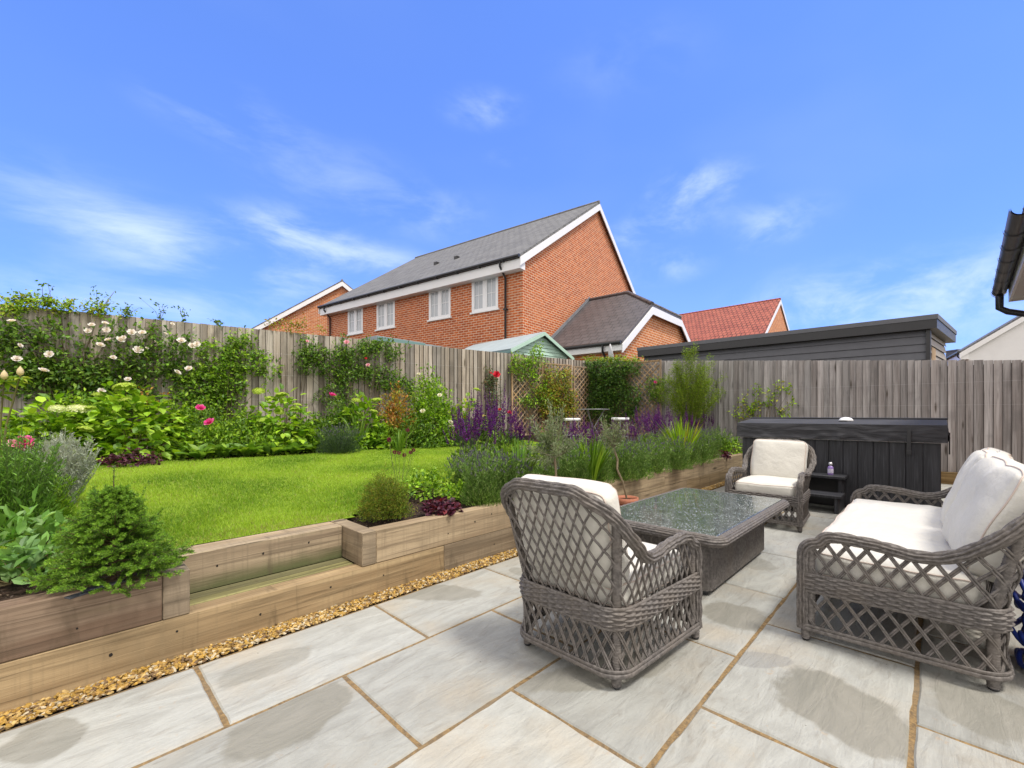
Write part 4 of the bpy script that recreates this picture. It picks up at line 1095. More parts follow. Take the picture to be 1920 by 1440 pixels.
    for sy in (-1, 1):
        zs = np.arange(.03, zarm - .03, .004)
        Geo().tube(np.stack([np.full(len(zs), xf - .03), np.full(len(zs), sy * (wf - .012)), zs], 1), .02, 14, rf=wrapped(.02)).build('post', WICK, root, uv=False)
    for (x, y_) in [(P[c_][0] - N[c_][0] * .012, P[c_][1] - N[c_][1] * .012) for c_ in ci] + [(xf - .012, -wf), (xf - .012, wf)]:
        f = Geo().tube([(x, y_, z) for z in np.arange(.012, .062, .003)], .02, 14, rf=wrapped(.0205)).build('foot', WICK, root, uv=False)
        Geo().lathe([(.001, 0), (.013, 0), (.018, .006), (.018, .014), (.001, .014)], 14, at=(x, y_, 0)).build('rubber_cap', RUBBER, f, uv=False)
    # plain slatted deck that carries the cushion
    Geo().bbox(xb + .04, xf - .03, -wb + .04, wb - .04, .285, .30, .003).build('seat_deck', WICK, root, uv=False)
def cushion(name, root, sx, sy, sz, loc, rot=(0, 0, 0), bulge=.25, seed=0, n=26, rad=.035, wr=.008, label=None, piping=True, sag=0):
    a = np.linspace(-1, 1, n); a = np.sign(a) * (np.abs(a) ** .8)
    half = np.array([sx, sy, sz]) / 2; g = Geo()
    def shape(p):
        q = p * half; c = np.clip(q, -(half - rad), half - rad); d = q - c; l = np.linalg.norm(d, axis=-1, keepdims=True)
        r_ = c + d / np.maximum(l, 1e-9) * rad * (l > 1e-9)
        u_, v_, w_ = p[..., 0], p[..., 1], p[..., 2]
        e = (1 - u_ ** 4) * (1 - v_ ** 4)
        r_[..., 2] += np.sign(w_) * np.abs(w_) ** 2 * e * bulge * sz * .5 - sag * e * (w_ > .9)
        k = (1 - np.abs(w_) ** 2) * .006
        r_[..., 0] += np.sign(u_) * k * (np.abs(u_) > .98); r_[..., 1] += np.sign(v_) * k * (np.abs(v_) > .98)
        # corners pull in a little
        pin = 1 - .035 * (np.abs(u_) ** 6) * (np.abs(v_) ** 6); r_[..., 0] *= pin; r_[..., 1] *= pin
        fl = r_.reshape(-1, 3)
        for i in range(len(fl)):
            v = Vector((fl[i][0] * 5 + seed, fl[i][1] * 5, fl[i][2] * 5)); nv = noise.noise_vector(v)
            crease = abs(noise.noise(Vector((fl[i][0] * 11 + seed, fl[i][1] * 4, fl[i][2] * 8)))) ** .7
            fl[i] += np.array(nv) * wr + np.array([0, 0, 1]) * (-crease * wr * .9) * (1 if fl[i][2] > 0 else 0)
        return fl.reshape(r_.shape)
    for ax in range(3):
        for sg in (-1, 1):
            U, V_ = np.meshgrid(a, a, indexing='ij'); p = np.zeros(U.shape + (3,)); o = [k for k in range(3) if k != ax]
            p[..., o[0]] = U; p[..., o[1]] = V_; p[..., ax] = sg
            V = shape(p)
            flip = (sg > 0) == (ax == 1)
            g.grid(V[::-1] if flip else V)
    o = g.build(name, FAB, root, uv=False)
    bm = None
    import bmesh
    bm = bmesh.new(); bm.from_mesh(o.data); bmesh.ops.remove_doubles(bm, verts=bm.verts, dist=.0008); bmesh.ops.recalc_face_normals(bm, faces=bm.faces); bm.to_mesh(o.data); bm.free()
    o.location = loc; o.rotation_euler = rot
    if label: o['label'] = label
    if piping:
        for zs in (1, -1):
            t = np.linspace(-1, 1, 30); ring = [(x, -1) for x in t] + [(1, y_) for y_ in t[1:]] + [(x, 1) for x in t[::-1][1:]] + [(-1, y_) for y_ in t[::-1][1:-1]]
            p = np.array([(x, y_, zs * .86) for x, y_ in ring]); V = shape(p[None])[0]; V = V * np.array([1.002, 1.002, 1])
            pp = Geo().tube(V, .0035, 6, closed=True).build('piping', PIPE, o, uv=False)
    return o
def armchair(label, loc, rz, seed, group='woven armchairs around the glass table'):
    root = thing('wicker_armchair', label, 'armchair', loc, rz, group)
    seat_frame(root, .33, -.33, .315, .275, .050, 2.0, ztop=.80, zcorn=.68)
    cushion('seat_cushion', root, .60, .53, .125, (.015, 0, .362), bulge=.35, seed=seed)
    cushion('back_cushion', root, .44, .51, .13, (-.300, 0, .60), (0, R(-107), 0), bulge=.35, seed=seed + 5, wr=.012)
    return root
ch1 = armchair('woven armchair in the foreground, its lattice back towards us', (2.0, -1.305, 0), 0, 1)
ch2 = armchair('woven armchair in front of the hot tub, facing us', (5.27, -1.25, 0), math.pi, 9)
sofa = thing('wicker_sofa', 'long woven sofa at right with cream seat and back cushions', 'sofa', (3.66, -2.33, 0), math.pi / 2)
seat_frame(sofa, .33, -.34, .975, .955, .074, 1.45, ztop=.80, rl=.0048, dbl=True)
cushion('seat_cushion', sofa, .62, 1.87, .135, (.02, 0, .368), bulge=.22, seed=21, n=48, wr=.01)
bc = cushion('back_cushion', sofa, .47, .88, .15, (-.335, -.45, .635), (0, R(-111), R(-3)), bulge=.5, seed=31, wr=.017, n=32)
bc2 = cushion('back_cushion', sofa, .47, .88, .15, (-.335, .455, .64), (0, R(-111), R(3)), bulge=.5, seed=37, wr=.017, n=32)

NAVY = simple('navy_tag', (.02, .022, .045), .6, .1, 9)
Geo().bbox(.236, .241, -.20, -.13, -.012, .012, .001).build('care_tag', NAVY, bc, uv=False)

# ---------------------------------------------------------------- low table
tb = thing('coffee_table', 'low woven coffee table with a wet glass top', 'table', (3.45, -1.195, 0))
hx, hy, zt0 = .60, .30, .365                      # base half sizes
def rrect(hx, hy, r, ds=.005):
    P = []
    for cx0, cy0, a0 in ((hx - r, hy - r, 0), (-hx + r, hy - r, 90), (-hx + r, -hy + r, 180), (hx - r, -hy + r, 270)):
        for t in np.linspace(a0, a0 + 90, 7): P.append((cx0 + r * math.cos(R(t)), cy0 + r * math.sin(R(t))))
    P.append(P[0]); return resample(np.array(P), ds)
P = rrect(hx, hy, .05, .0035); N = -normals(P)
if (P[0] @ N[0]) < 0: N = -N
s = np.concatenate([[0], np.cumsum(np.linalg.norm(np.diff(P, axis=0), axis=1))])
rib = np.sqrt(np.abs(np.sin(math.pi * s / .027))); zz = np.arange(.035, zt0 + .001, .0024)
wv = np.abs(np.sin(math.pi * (zz[None, :] / .0072)))
d = .009 * rib[:, None] * (.72 + .28 * wv)
V = np.stack([P[:, 0, None] + N[:, 0, None] * d, P[:, 1, None] + N[:, 1, None] * d, np.broadcast_to(zz, d.shape)], -1)
Geo().grid(V).build('woven_base', WICK, tb, uv=False)
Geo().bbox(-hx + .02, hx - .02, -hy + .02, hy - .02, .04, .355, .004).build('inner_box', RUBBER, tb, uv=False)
RX, RY, zr_t = .755, .405, .385
RP = rrect(RX, RY, .05, .006); RP3 = np.concatenate([RP[:-1], np.full((len(RP) - 1, 1), zr_t)], 1)
def rimrf(s_, th):
    b_ = braid(1.0, .26, 16, .06)(s_, th); return b_ * (1 / np.sqrt((np.cos(th) / .045) ** 2 + (np.sin(th) / .034) ** 2))
Geo().tube(RP3, .04, 72, closed=True, rf=rimrf).build('woven_rim', WICK, tb, uv=False)
V = np.array([(x, y_, .398) for x, y_ in rrect(RX - .03, RY - .03, .02, .05)[:-1]]); Geo().add(V, [list(range(len(V)))]).build('table_bed', WICK, tb, uv=False)
Geo().bbox(-RX + .012, RX - .012, -RY + .012, RY - .012, .411, .419, .0025).build('glass_top', TGLASS, tb, uv=False)
for sx in (-1, 1):
    for sy in (-1, 1): Geo().lathe([(.001, 0), (.026, 0), (.03, .01), (.03, .04), (.001, .04)], 16, at=(sx * (hx - .05), sy * (hy - .05), 0)).build('foot', RUBBER, tb, uv=False)

# ---------------------------------------------------------------- hot tub, cover, steps
tub = thing('hot_tub', 'charcoal hot tub with dark wood effect panels by the grey fence', 'hot tub', (6.64, -1.55, 0))
X0, X1, Y0, Y1 = 0, 1.95, -.97, .97
g = Geo(); k = Y0
while k < Y1 - .01:
    g.bbox(0, .02, k + .0015, min(k + .139, Y1) - .0015, .03, .79, .003, rc()); k += .139
k = 0.021
while k < X1 - .01:
    for y_ in (Y0, Y1 - .02): g.bbox(k + .0015, min(k + .139, X1) - .0015, y_, y_ + .02, .03, .79, .003, rc())
    k += .139
g.build('panel', TUBP, tub)
Geo().bbox(.022, X1 - .02, Y0 + .022, Y1 - .022, .0, .80, .01).bbox(-.012, X1, Y0 - .012, Y1 + .012, .0, .028, .004).build('shell', BLACKTRIM, tub)
Geo().bbox(-.012, X1 + .01, Y0 - .012, Y1 + .012, .79, .80, .003).build('lip', DISHG, tub)
cv = Geo(); nx, ny = 40, 80
xs_, ys_ = np.linspace(-.05, X1 + .04, nx), np.linspace(Y0 - .05, Y1 + .05, ny)
hinge = .62
def ztopc(x, y_): return .985 + .055 * (x + .05) / (hinge + .05) if x < hinge else 1.04 - .05 * (x - hinge) / (X1 - hinge)
V = np.array([[(x, y_, ztopc(x, y_) + .004 * noise.noise(Vector((x * 2, y_ * 2, 1)))) for y_ in ys_] for x in xs_]); cv.grid(V)
def skirt(P, nrm, drop0, drop1, seed):
    zz = np.linspace(0, 1, 14); rows_ = []
    for (x, y_, z) in P:
        t = noise.noise(Vector((x * 2 + seed, y_ * 2, 0))); dz = drop0 + (drop1 - drop0) * (noise.noise(Vector((x * 3, y_ * 3, seed))) * .5 + .5)
        rows_.append([(x + nrm[0] * (.012 * noise.noise(Vector((x * 9 + y_ * 9, q * 3.5, seed))) * q * 2.2 + .012 * q), y_ + nrm[1] * (.012 * noise.noise(Vector((x * 9 + y_ * 9, q * 3.5, seed))) * q * 2.2 + .012 * q), z - dz * q) for q in zz])
    return np.array(rows_)
cv.grid(skirt([(-.05, y_, ztopc(-.05, 0)) for y_ in ys_], (-1, 0), .175, .195, 1)[:, ::1])
for y_, n_ in ((Y0 - .05, -1), (Y1 + .05, 1)): cv.grid(skirt([(x, y_, ztopc(x, 0)) for x in xs_], (0, n_), .17, .20, 4 + n_))
cv.grid(skirt([(X1 + .04, y_, ztopc(X1 + .04, 0)) for y_ in ys_], (1, 0), .17, .2, 9))
cov = cv.build('cover', VINYL, tub, uv=False)
for y_, x_ in ((-.72, -.068),):
    st = Geo().bbox(x_ - .004, x_, y_ - .018, y_ + .018, .66, .93, .001).bbox(x_ - .012, x_, y_ - .024, y_ + .024, .66, .71, .003); st.build('strap', BLACKTRIM, cov)
Geo().bbox(.30, .334, Y0 - .075, Y0 - .063, .66, .9, .002).build('strap', BLACKTRIM, cov)
Geo().tube([(hinge, Y0 - .06, 1.048), (hinge, Y1 + .06, 1.048)], .012, 8).build('cover_seam', BLACKTRIM, cov)
pz = ztopc(.42, 0)
fl = thing('floating_light', 'small white dome light lying on the hot tub cover', 'light', (6.64 + .38, -1.55 - .12, pz - .002))
for_d = [(.075 * math.cos(t), .045 * math.sin(t)) for t in np.linspace(0, math.pi / 2, 8)]; Geo().lathe(for_d[:-1] + [(.001, .045)], 20).build('dome', UPVC, fl, uv=False)
Geo().bbox(-.10, -.06, -.02, .06, .001, .008, .002).build('tether', DISHG, fl, uv=False)
stp = thing('tub_steps', 'black two tread steps at the foot of the hot tub', 'steps', (6.07, -1.42, 0))
for z_, x_ in ((.17, 0), (.355, .26)):
    Geo().bbox(x_, x_ + .29, -.32, .32, z_, z_ + .035, .006).build('tread', TUBP, stp)
for y_ in (-.29, .25):
    Geo().bbox(.03, .53, y_, y_ + .04, 0, .169, .004).bbox(.30, .53, y_, y_ + .04, .171, .354, .004).build('side_panel', TUBP, stp)
Geo().bbox(.50, .53, -.25, .25, .01, .35, .004).build('back_panel', BLACKTRIM, stp)
bt = thing('bottle', 'lilac bottle with silver cap standing on the black steps', 'bottle', (6.45, -1.59, .391))
LIL = simple('lilac_plastic', (.30, .20, .50), .3, .05, 5); LBL = simple('pale_label', (.62, .58, .72), .5, .05, 5)
Geo().lathe([(.001, 0), (.026, 0), (.028, .006), (.028, .085), (.02, .10), (.012, .105), (.001, .105)], 18).build('body', LIL, bt, uv=False)
Geo().lathe([(.0285, .02), (.0288, .022), (.0288, .068), (.0285, .07)], 18).build('label', LBL, bt, uv=False)
Geo().lathe([(.013, .105), (.014, .112), (.021, .118), (.021, .135), (.013, .146), (.001, .146)], 16).build('cap', simple('silver_cap', (.7, .7, .72), .3, .02, 4, metal=.6), bt, uv=False)

# hose beyond the sofa, lying in loose loops
hose = thing('hose', 'bundle of bright blue hose in loops at the right edge behind the sofa', 'hose', (3.06, -2.91, 0))
g = Geo()
for i in range(34):
    cz = .02 + .0125 * i; r0 = random.uniform(.13, .19); ox_, oy_ = random.uniform(-.05, .05), random.uniform(-.03, .03)
    t = np.linspace(0, 2 * math.pi, 40, endpoint=False) ; tl = random.uniform(-.35, .35)
    g.tube([(ox_ + r0 * math.cos(a), oy_ + r0 * .95 * math.sin(a), max(.012, cz + tl * r0 * math.sin(a + i) + .02 * math.sin(5 * a + i))) for a in t], .0095, 8, closed=True)
g.build('loops', BLUEH, hose, uv=False)

# bistro table and stools in the far corner
METAL = simple('grey_metal', (.35, .36, .37), .4, .05, 5, metal=.5)
c_ = W(*[k for k in ((1112 - 960) / F * 9.3, 9.3)]); zg = gz(c_.x, c_.y)
bs = thing('bistro_table', 'thin topped grey bistro table in front of the dark climber', 'table', (c_.x, c_.y, zg))
ztb = zat(767, 9.3) - zg
Geo().lathe([(.001, ztb - .012), (.34, ztb - .012), (.345, ztb - .006), (.34, ztb), (.001, ztb)], 32).build('table_top', METAL, bs, uv=False)
for k in range(3):
    a = k * 2.094 + .4; Geo().tube([(.26 * math.cos(a), .26 * math.sin(a), 0), (.03 * math.cos(a + .4), .03 * math.sin(a + .4), ztb * .5), (.24 * math.cos(a + .8), .24 * math.sin(a + .8), ztb - .012)], .009, 8).build('leg', METAL, bs, uv=False)
def stool(label, u, v, Y):
    p = W((u - 960) / F * Y, Y); z0 = gz(p.x, p.y); h = zat(v, Y) - z0
    t = thing('stool', label, 'stool', (p.x, p.y, z0), 0, 'stools beside the bistro table')
    Geo().lathe([(.001, h - .055), (.17, h - .055), (.18, h - .045), (.18, h - .01), (.17, h), (.001, h)], 24).build('seat_pad', UPVC, t, uv=False)
    for k in range(4):
        a = k * math.pi / 2 + .5; Geo().tube([(.16 * math.cos(a), .16 * math.sin(a), 0), (.13 * math.cos(a), .13 * math.sin(a), h - .055)], .01, 8).build('leg', METAL, t, uv=False)
    Geo().tube([(.15 * math.cos(a), .15 * math.sin(a), h * .35) for a in np.linspace(0, 2 * math.pi, 20, endpoint=False)], .008, 6, closed=True).build('foot_ring', METAL, t, uv=False)
stool('white padded stool left of the bistro table, by the golden climber', 1072, 784, 9.0)
stool('white padded stool right of the bistro table, below the dark climber', 1163, 783, 8.9)
# ---------------------------------------------------------------- planting
def unit(a): return a / (np.linalg.norm(a, axis=-1, keepdims=True) + 1e-9)
T_SMALL = ([(0, 0, 0), (.5, .5, .10), (1, 0, -.05), (.5, -.5, .10)], [(0, 2, 1), (0, 3, 2)])
T_LEAF = ([(0, 0, 0), (.28, .42, .05), (.62, .42, .03), (1, 0, -.16), (.62, -.42, .03), (.28, -.42, .05), (.45, 0, -.06)], [(0, 6, 1), (1, 6, 2), (2, 6, 3), (3, 6, 4), (4, 6, 5), (5, 6, 0)])
def lv(g, pos, d, up, L, w, col_, tpl=T_SMALL, mi=0):
    d = unit(d); y = unit(np.cross(up, d)); z = np.cross(d, y); L = np.broadcast_to(L, (len(pos),))[:, None]
    g.inst(tpl[0], tpl[1], pos, d * L, y * L * w, z * L, col_, mi)
def palc(p, n, var=.16):
    p = np.array(p, float); a = rng.integers(0, len(p), n); b = rng.integers(0, len(p), n); t = rng.random((n, 1))
    return (p[a] * t + p[b] * (1 - t)) * (1 + rng.normal(0, var, (n, 1)).clip(-.5, .6))
def rdir(n): return unit(rng.normal(size=(n, 3)))
DK = [(.04, .10, .012), (.08, .17, .02), (.15, .26, .035)]
MID = [(.07, .16, .012), (.15, .29, .022), (.24, .38, .04)]
LIME = [(.16, .33, .014), (.30, .50, .025), (.38, .56, .045), (.10, .22, .010)]
YEL = [(.34, .40, .03), (.22, .33, .02), (.42, .36, .04)]
GOLD = [(.30, .27, .03), (.38, .24, .04), (.22, .24, .03), (.42, .16, .05)]
GREY = [(.15, .28, .06), (.25, .40, .09), (.36, .47, .17)]
SILV = [(.42, .46, .40), (.52, .55, .48), (.33, .38, .30)]
PURP = [(.055, .012, .025), (.09, .02, .04), (.13, .035, .06)]
def stems(g, base, tips, r=.004, col_=(.13, .12, .05), bow=.1):
    for t in tips:
        m_ = (np.array(base) + np.array(t)) / 2 + rng.normal(0, bow, 3) * .3
        g.tube([base, m_, t], [r, r * .8, r * .4], 4, color=col_, cap=False)
def rootat(name, label, cat, p, group=None): return thing(name, label, cat, tuple(p), 0, group)

# blooms shared as mesh data
def rose_mesh(nm, cols):
    g = Geo(); 
    for k, (n, r, tilt) in enumerate(((6, 1.0, .35), (6, .8, .75), (5, .55, 1.15), (4, .3, 1.4))):
        for i in range(n):
            a = 2 * math.pi * i / n + k * .5; c, s_ = math.cos(a), math.sin(a); t = tilt
            cc = np.array(cols[i % len(cols)]) * (1 - .08 * k)
            o = np.array([c, s_, 0]); up = np.array([0, 0, 1.]); out = o * math.cos(t) + up * math.sin(t); side = np.array([-s_, c, 0])
            V = [o * 0, out * r * .6 + side * r * .42, out * r + side * r * .25 + up * .05, out * r - side * r * .25 + up * .05, out * r * .6 - side * r * .42]
            g.add(V, [(0, 1, 2), (0, 2, 3), (0, 3, 4)], cc)
    return g.mesh(nm, PETAL, False)
ROSE_W = rose_mesh('rose_white', [(.84, .78, .76), (.84, .72, .71), (.84, .82, .78)])
ROSE_P = rose_mesh('rose_pink', [(.72, .04, .27), (.80, .12, .40), (.60, .02, .20)])
ROSE_PP = rose_mesh('rose_pale_pink', [(.82, .36, .48), (.80, .48, .55)])
ROSE_R = rose_mesh('rose_red', [(.60, .012, .035), (.45, .008, .03), (.70, .03, .06)])
ROSE_C = rose_mesh('rose_cream', [(.78, .74, .55), (.80, .78, .66)])
def head_mesh(nm, pal_, n=230, flat=.45):
    g = Geo(); d = rdir(n); d[:, 2] = np.abs(d[:, 2]); pos = d * np.array([1, 1, flat]) * rng.uniform(.86, 1.03, (n, 1))
    for k in range(3):
        a = rng.normal(size=(n, 3)); t = unit(np.cross(d, a)); lv(g, pos, t + d * .3, d, .17, .9, palc(pal_, n, .12))
    g.lathe([(.001, 0), (.6, .05), (.85, .12), (.6, flat * .75), (.001, flat * .92)], 10, color=pal_[0])
    return g.mesh(nm, PETAL, False)
HEAD_L = head_mesh('flower_head_lime', [(.42, .55, .06), (.52, .62, .12), (.36, .50, .04)])
HEAD_C = head_mesh('flower_head_cream', [(.62, .68, .32), (.74, .76, .50), (.55, .64, .22)])
def bloom(root, me, p, s_, tilt=None, name='flower'):
    o = bpy.data.objects.new(name, me); col.objects.link(o); o.parent = root
    o.location = Vector(p) - root.location; o.scale = (s_,) * 3
    d = tilt if tilt is not None else (Vector((CX, CY, 1.6)) - Vector(p)).normalized() * .8 + Vector((random.gauss(0, .35), random.gauss(0, .35), .5 + random.random() * .5))
    o.rotation_euler = Vector(d).to_track_quat('Z', 'Y').to_euler(); return o

def climber(name, label, cat, blobs, pal_, L=.05, w=.55, dens=1.0, side='L', off=(.03, .22), flowers=(), fsize=.05, group=None, shoots=(), droop=.35, tpl=T_SMALL, clump=9):
    """growth trained on a fence; blobs give where it grows: column, row, half width, half height (photo pixels) on the fence"""
    pf = lfence if side == 'L' else rfence
    def pt(u, v, o_): x, y_ = pf(u, o_); return np.array(W(x, y_, zat(v, y_)))
    u0 = sum(b_[0] for b_ in blobs) / len(blobs); x, y_ = pf(u0, .15); bp = W(x, y_); bp.z = gz(bp.x, bp.y)
    root = rootat(name, label, cat, bp, group); inv = -np.array(bp); g = Geo(); st = Geo()
    fx, fy = pf(u0 + 30, 0), pf(u0 - 30, 0); nrm = np.array(W(*pf(u0, .5))) - np.array(W(*pf(u0, 0))); nrm = unit(nrm[None])[0]
    tipl = []
    for (u, v, ru, rv, *k_) in blobs:
        k_ = k_[0] if k_ else 1.0; Y = pf(u, .1)[1]; area = ru * rv * (Y / F) ** 2 * math.pi
        nc = max(4, int(area / (L * L) * 1.25 * dens * k_ ))
        rr = np.sqrt(rng.random(nc)); a = rng.uniform(0, 2 * math.pi, nc)
        lump = 1 + .28 * np.sin(3 * a + u) + .18 * np.sin(5 * a + v)
        uu, vv = u + ru * rr * np.cos(a) * lump, v + rv * rr * np.sin(a) * lump
        oo = off[0] + (off[1] - off[0]) * rng.random(nc) * np.sqrt(np.clip(1 - rr ** 2 * .8, .05, 1))
        C = np.array([pt(a_, b_, c_) for a_, b_, c_ in zip(uu, vv, oo)])
        m_ = clump; pos = np.repeat(C, m_, 0) + rng.normal(0, L * .75, (nc * m_, 3)); n = len(pos)
        f = (pos - np.array(W(*pf(u, 0)))) @ nrm; pos = pos + nrm * np.maximum(0, .015 - f)[:, None]
        d = rdir(n) + nrm * .55 + np.array([0, 0, -droop * .3]); up = nrm * .6 + np.array([0, 0, .9]) + rng.normal(0, .4, (n, 3))
        tone = np.repeat(rng.normal(1, .16, (nc, 1)), m_, 0)
        lv(g, pos, d, up, L * rng.uniform(.7, 1.25, n), w, palc(pal_, n) * tone, tpl)
        tipl += list(C[::max(1, nc // 2)])
    base = np.array(bp)
    for t in tipl:
        mid = np.array([base[0] * .5 + t[0] * .5, base[1] * .5 + t[1] * .5, base[2] * .35 + t[2] * .65]); mid += nrm * .03
        b0 = base + (t - base) * np.array([.35, .35, 0]) * rng.uniform(.3, 1) ; st.tube([b0, mid, t], [.005, .0035, .0015], 4, color=(.12, .09, .05), cap=False)
    for (u, v, hh, sp) in shoots:         # thin shoots with few leaves waving above
        p0 = pt(u, v, .08); Y = pf(u, .1)[1]; h = hh * Y / F; n = 40
        t = rng.random(n); cx = rng.normal(0, sp * Y / F, n) * t; pos = np.stack([p0[0] + cx * .8, p0[1] + cx * .5, p0[2] + h * t], 1)
        lv(g, pos, rdir(n) + np.array([0, 0, .2]), rdir(n), L * .75, w, palc(DK + MID, n)); 
        for _ in range(3):
            e = pos[np.argsort(-pos[:, 2])[rng.integers(0, 9)]]; st.tube([p0, (p0 + e) / 2 + rng.normal(0, .02, 3), e], [.003, .0025, .0015], 4, color=(.14, .10, .05), cap=False)
    g.build('foliage', LEAF, root, loc=inv, uv=False); st.build('stem', STEM, root, loc=inv, uv=False)
    for (u, v, me, *s_) in flowers:
        bloom(root, me, pt(u, v, off[1] + .03), (s_[0] if s_ else fsize) * random.uniform(.65, 1.05))
    return root

def bush(name, label, cat, p, rx, h, pal_, L=.05, w=.5, n=3000, group=None, flowers=(), tpl=T_SMALL, ry=None, low=.05, stemc=(.14, .11, .05), stemn=14, upb=.5, clump=10, twig=None, round_=.5, sp=.9):
    ry = ry or rx; root = rootat(name, label, cat, p, group); g = Geo(); st = Geo()
    nc = max(6, n // clump); d = rdir(nc); d[:, 2] = np.abs(d[:, 2]) * 1.0 - low * .2
    lump = 1 + .22 * np.sin(4 * np.arctan2(d[:, 1], d[:, 0]) + p[0] * 7) * (1 - np.abs(d[:, 2])) + rng.normal(0, .10, nc)
    r = rng.random(nc) ** round_; r = (.35 + .65 * r) * lump
    C = d * r[:, None] * np.array([rx, ry, h]); C[:, 2] = np.maximum(.02, C[:, 2])
    m_ = clump; N_ = nc * m_; pos = np.repeat(C, m_, 0) + rng.normal(0, L * sp, (N_, 3)); pos[:, 2] = np.maximum(.01, pos[:, 2])
    dd = unit(np.repeat(C, m_, 0) / np.array([rx, ry, h])) * .8 + rdir(N_) * .9 + np.array([0, 0, .15]); up = np.array([0, 0, 1.]) * upb + unit(pos) * .5 + rng.normal(0, .35, (N_, 3))
    lv(g, pos, dd, up, L * rng.uniform(.65, 1.25, N_), w, palc(pal_, N_) * np.repeat(rng.normal(1, .14, (nc, 1)), m_, 0), tpl)
    stems(st, (0, 0, 0), C[rng.integers(0, nc, stemn)], .006 if rx > .2 else .003, stemc, rx * .2)
    g.build('foliage', LEAF, root, uv=False); st.build('stem', STEM, root, uv=False)
    for (me, x, y_, z, s_) in flowers: bloom(root, me, tuple(Vector(p) + Vector((x, y_, z))), s_)
    return root
def blades(name, label, cat, p, n, Lr, wd, pal_, spread=.5, group=None, base=.05, curve=.5, seg=6, extra=None):
    root = rootat(name, label, cat, p, group); g = Geo()
    for i in range(n):
        a = rng.uniform(0, 2 * math.pi); L = rng.uniform(*Lr); sp = rng.uniform(.05, spread); b0 = np.array([math.cos(a + .5) * base * rng.random(), math.sin(a + .5) * base * rng.random(), 0])
        t = np.linspace(0, 1, seg); out = sp * t + curve * sp * t ** 2.5; up = t * (1 - .12 * sp) - .35 * curve * sp * t ** 3
        c = np.stack([b0[0] + math.cos(a) * out * L, b0[1] + math.sin(a) * out * L, up * L], 1)
        fa = rng.uniform(0, math.pi); side = np.array([math.cos(fa), math.sin(fa), 0]); ww = wd * (np.sin(math.pi * np.clip(t * .8 + .18, 0, 1)) ** .7) * rng.uniform(.7, 1.2); ww[-1] = .0006
        V = np.stack([c - side * ww[:, None] / 2, c + np.array([0, 0, -.0]) * 0, c + side * ww[:, None] / 2], 1); V[:, 1] += np.cross(side, [0, 0, 1.]) * (wd * .22)
        colr = palc(pal_, 1)[0]; g.grid(V, colr, smooth=True)
    g.build('foliage', LEAF, root, uv=False)
    if extra: extra(root)
    return root
def hosta(label, p, n=22, L=.19, pal_=MID, group='broad leaved clumps edging the lawn', w=.42, name='broad_leaf_clump'):
    root = rootat(name, label, 'plant', p, group); g = Geo(); t = np.linspace(0, 1, 7)
    for i in range(n):
        a = rng.uniform(0, 2 * math.pi); l = L * rng.uniform(.7, 1.25); el = rng.uniform(.6, 1.4); o = np.array([math.cos(a), math.sin(a), 0])
        c = o[None] * (l * (t * math.cos(el) + .35 * t ** 2))[:, None] + np.array([0, 0, 1.])[None] * (l * (t * math.sin(el) * 1.15 - .34 * t ** 2.4) + .01)[:, None] + rng.normal(0, .02, 3) * np.array([1, 1, 0])
        side = np.array([-o[1], o[0], rng.normal(0, .25)]); ww = l * w * np.sin(math.pi * np.clip(t ** .8, .04, .985)) * .5 + .003
        V = np.stack([c - side * ww[:, None] + [0, 0, .012], c - [0, 0, .006], c + side * ww[:, None] + [0, 0, .012]], 1); g.grid(V, palc(pal_, 1)[0])
    g.build('foliage', LEAF, root, uv=False); return root
def spikes(g, n, hr, rad, hcol, scol, head=(.05, .09), hw=.008, lean=.35, leaf=GREY, leaves=26, lh=.75, lw=.16, LL=.032, nf=22):
    """stems with narrow leaves and a flower spike at the tip"""
    for i in range(n):
        a = rng.uniform(0, 2 * math.pi); q = math.sqrt(rng.random()); h = rng.uniform(*hr) * (1 - .25 * q * q); b0 = np.array([math.cos(a) * rad * .35 * q, math.sin(a) * rad * .35 * q, 0])
        e = np.array([math.cos(a) * rad * q, math.sin(a) * rad * q, h]) + rng.normal(0, .015, 3); m_ = (b0 + e) / 2 + np.array([0, 0, h * .08]); 
        t = np.linspace(0, 1, 5)[:, None]; c = (1 - t) ** 2 * b0 + 2 * t * (1 - t) * m_ + t ** 2 * e
        g.tube(c, .0016, 3, color=palc([scol], 1)[0], cap=False)
        tt = rng.random(leaves) ** 1.0 * lh; ti = tt[:, None]; P_ = (1 - ti) ** 2 * b0 + 2 * ti * (1 - ti) * m_ + ti ** 2 * e
        d = rdir(leaves) * np.array([1, 1, .4]) + np.array([0, 0, .75]); lv(g, P_, d, rdir(leaves), LL * rng.uniform(.7, 1.3, leaves), lw, palc(leaf, leaves))
        if hcol is not None and rng.random() < .95:
            hl = rng.uniform(*head); T_ = unit((e - m_)[None])[0]; k = nf; s_ = rng.random(k); P_ = e + T_ * (s_ * hl)[:, None]; r_ = hw * (1.15 - .8 * s_)
            d = rdir(k) * np.array([1, 1, .3]) + np.array([0, 0, .5]); P_ = P_ + unit(d) * (r_ * .4)[:, None]; lv(g, P_, d, rdir(k), r_ * 1.5, .8, palc(hcol, k, .25), mi=1)
            g.tube([e, e + T_ * hl], [.0022, .001], 3, color=np.array(hcol[0]) * .8, cap=False)
LAVH = [(.14, .11, .20), (.20, .17, .27), (.12, .12, .13), (.18, .24, .14)]
SALH = [(.09, .018, .17), (.15, .025, .22), (.06, .01, .12), (.20, .03, .18)]
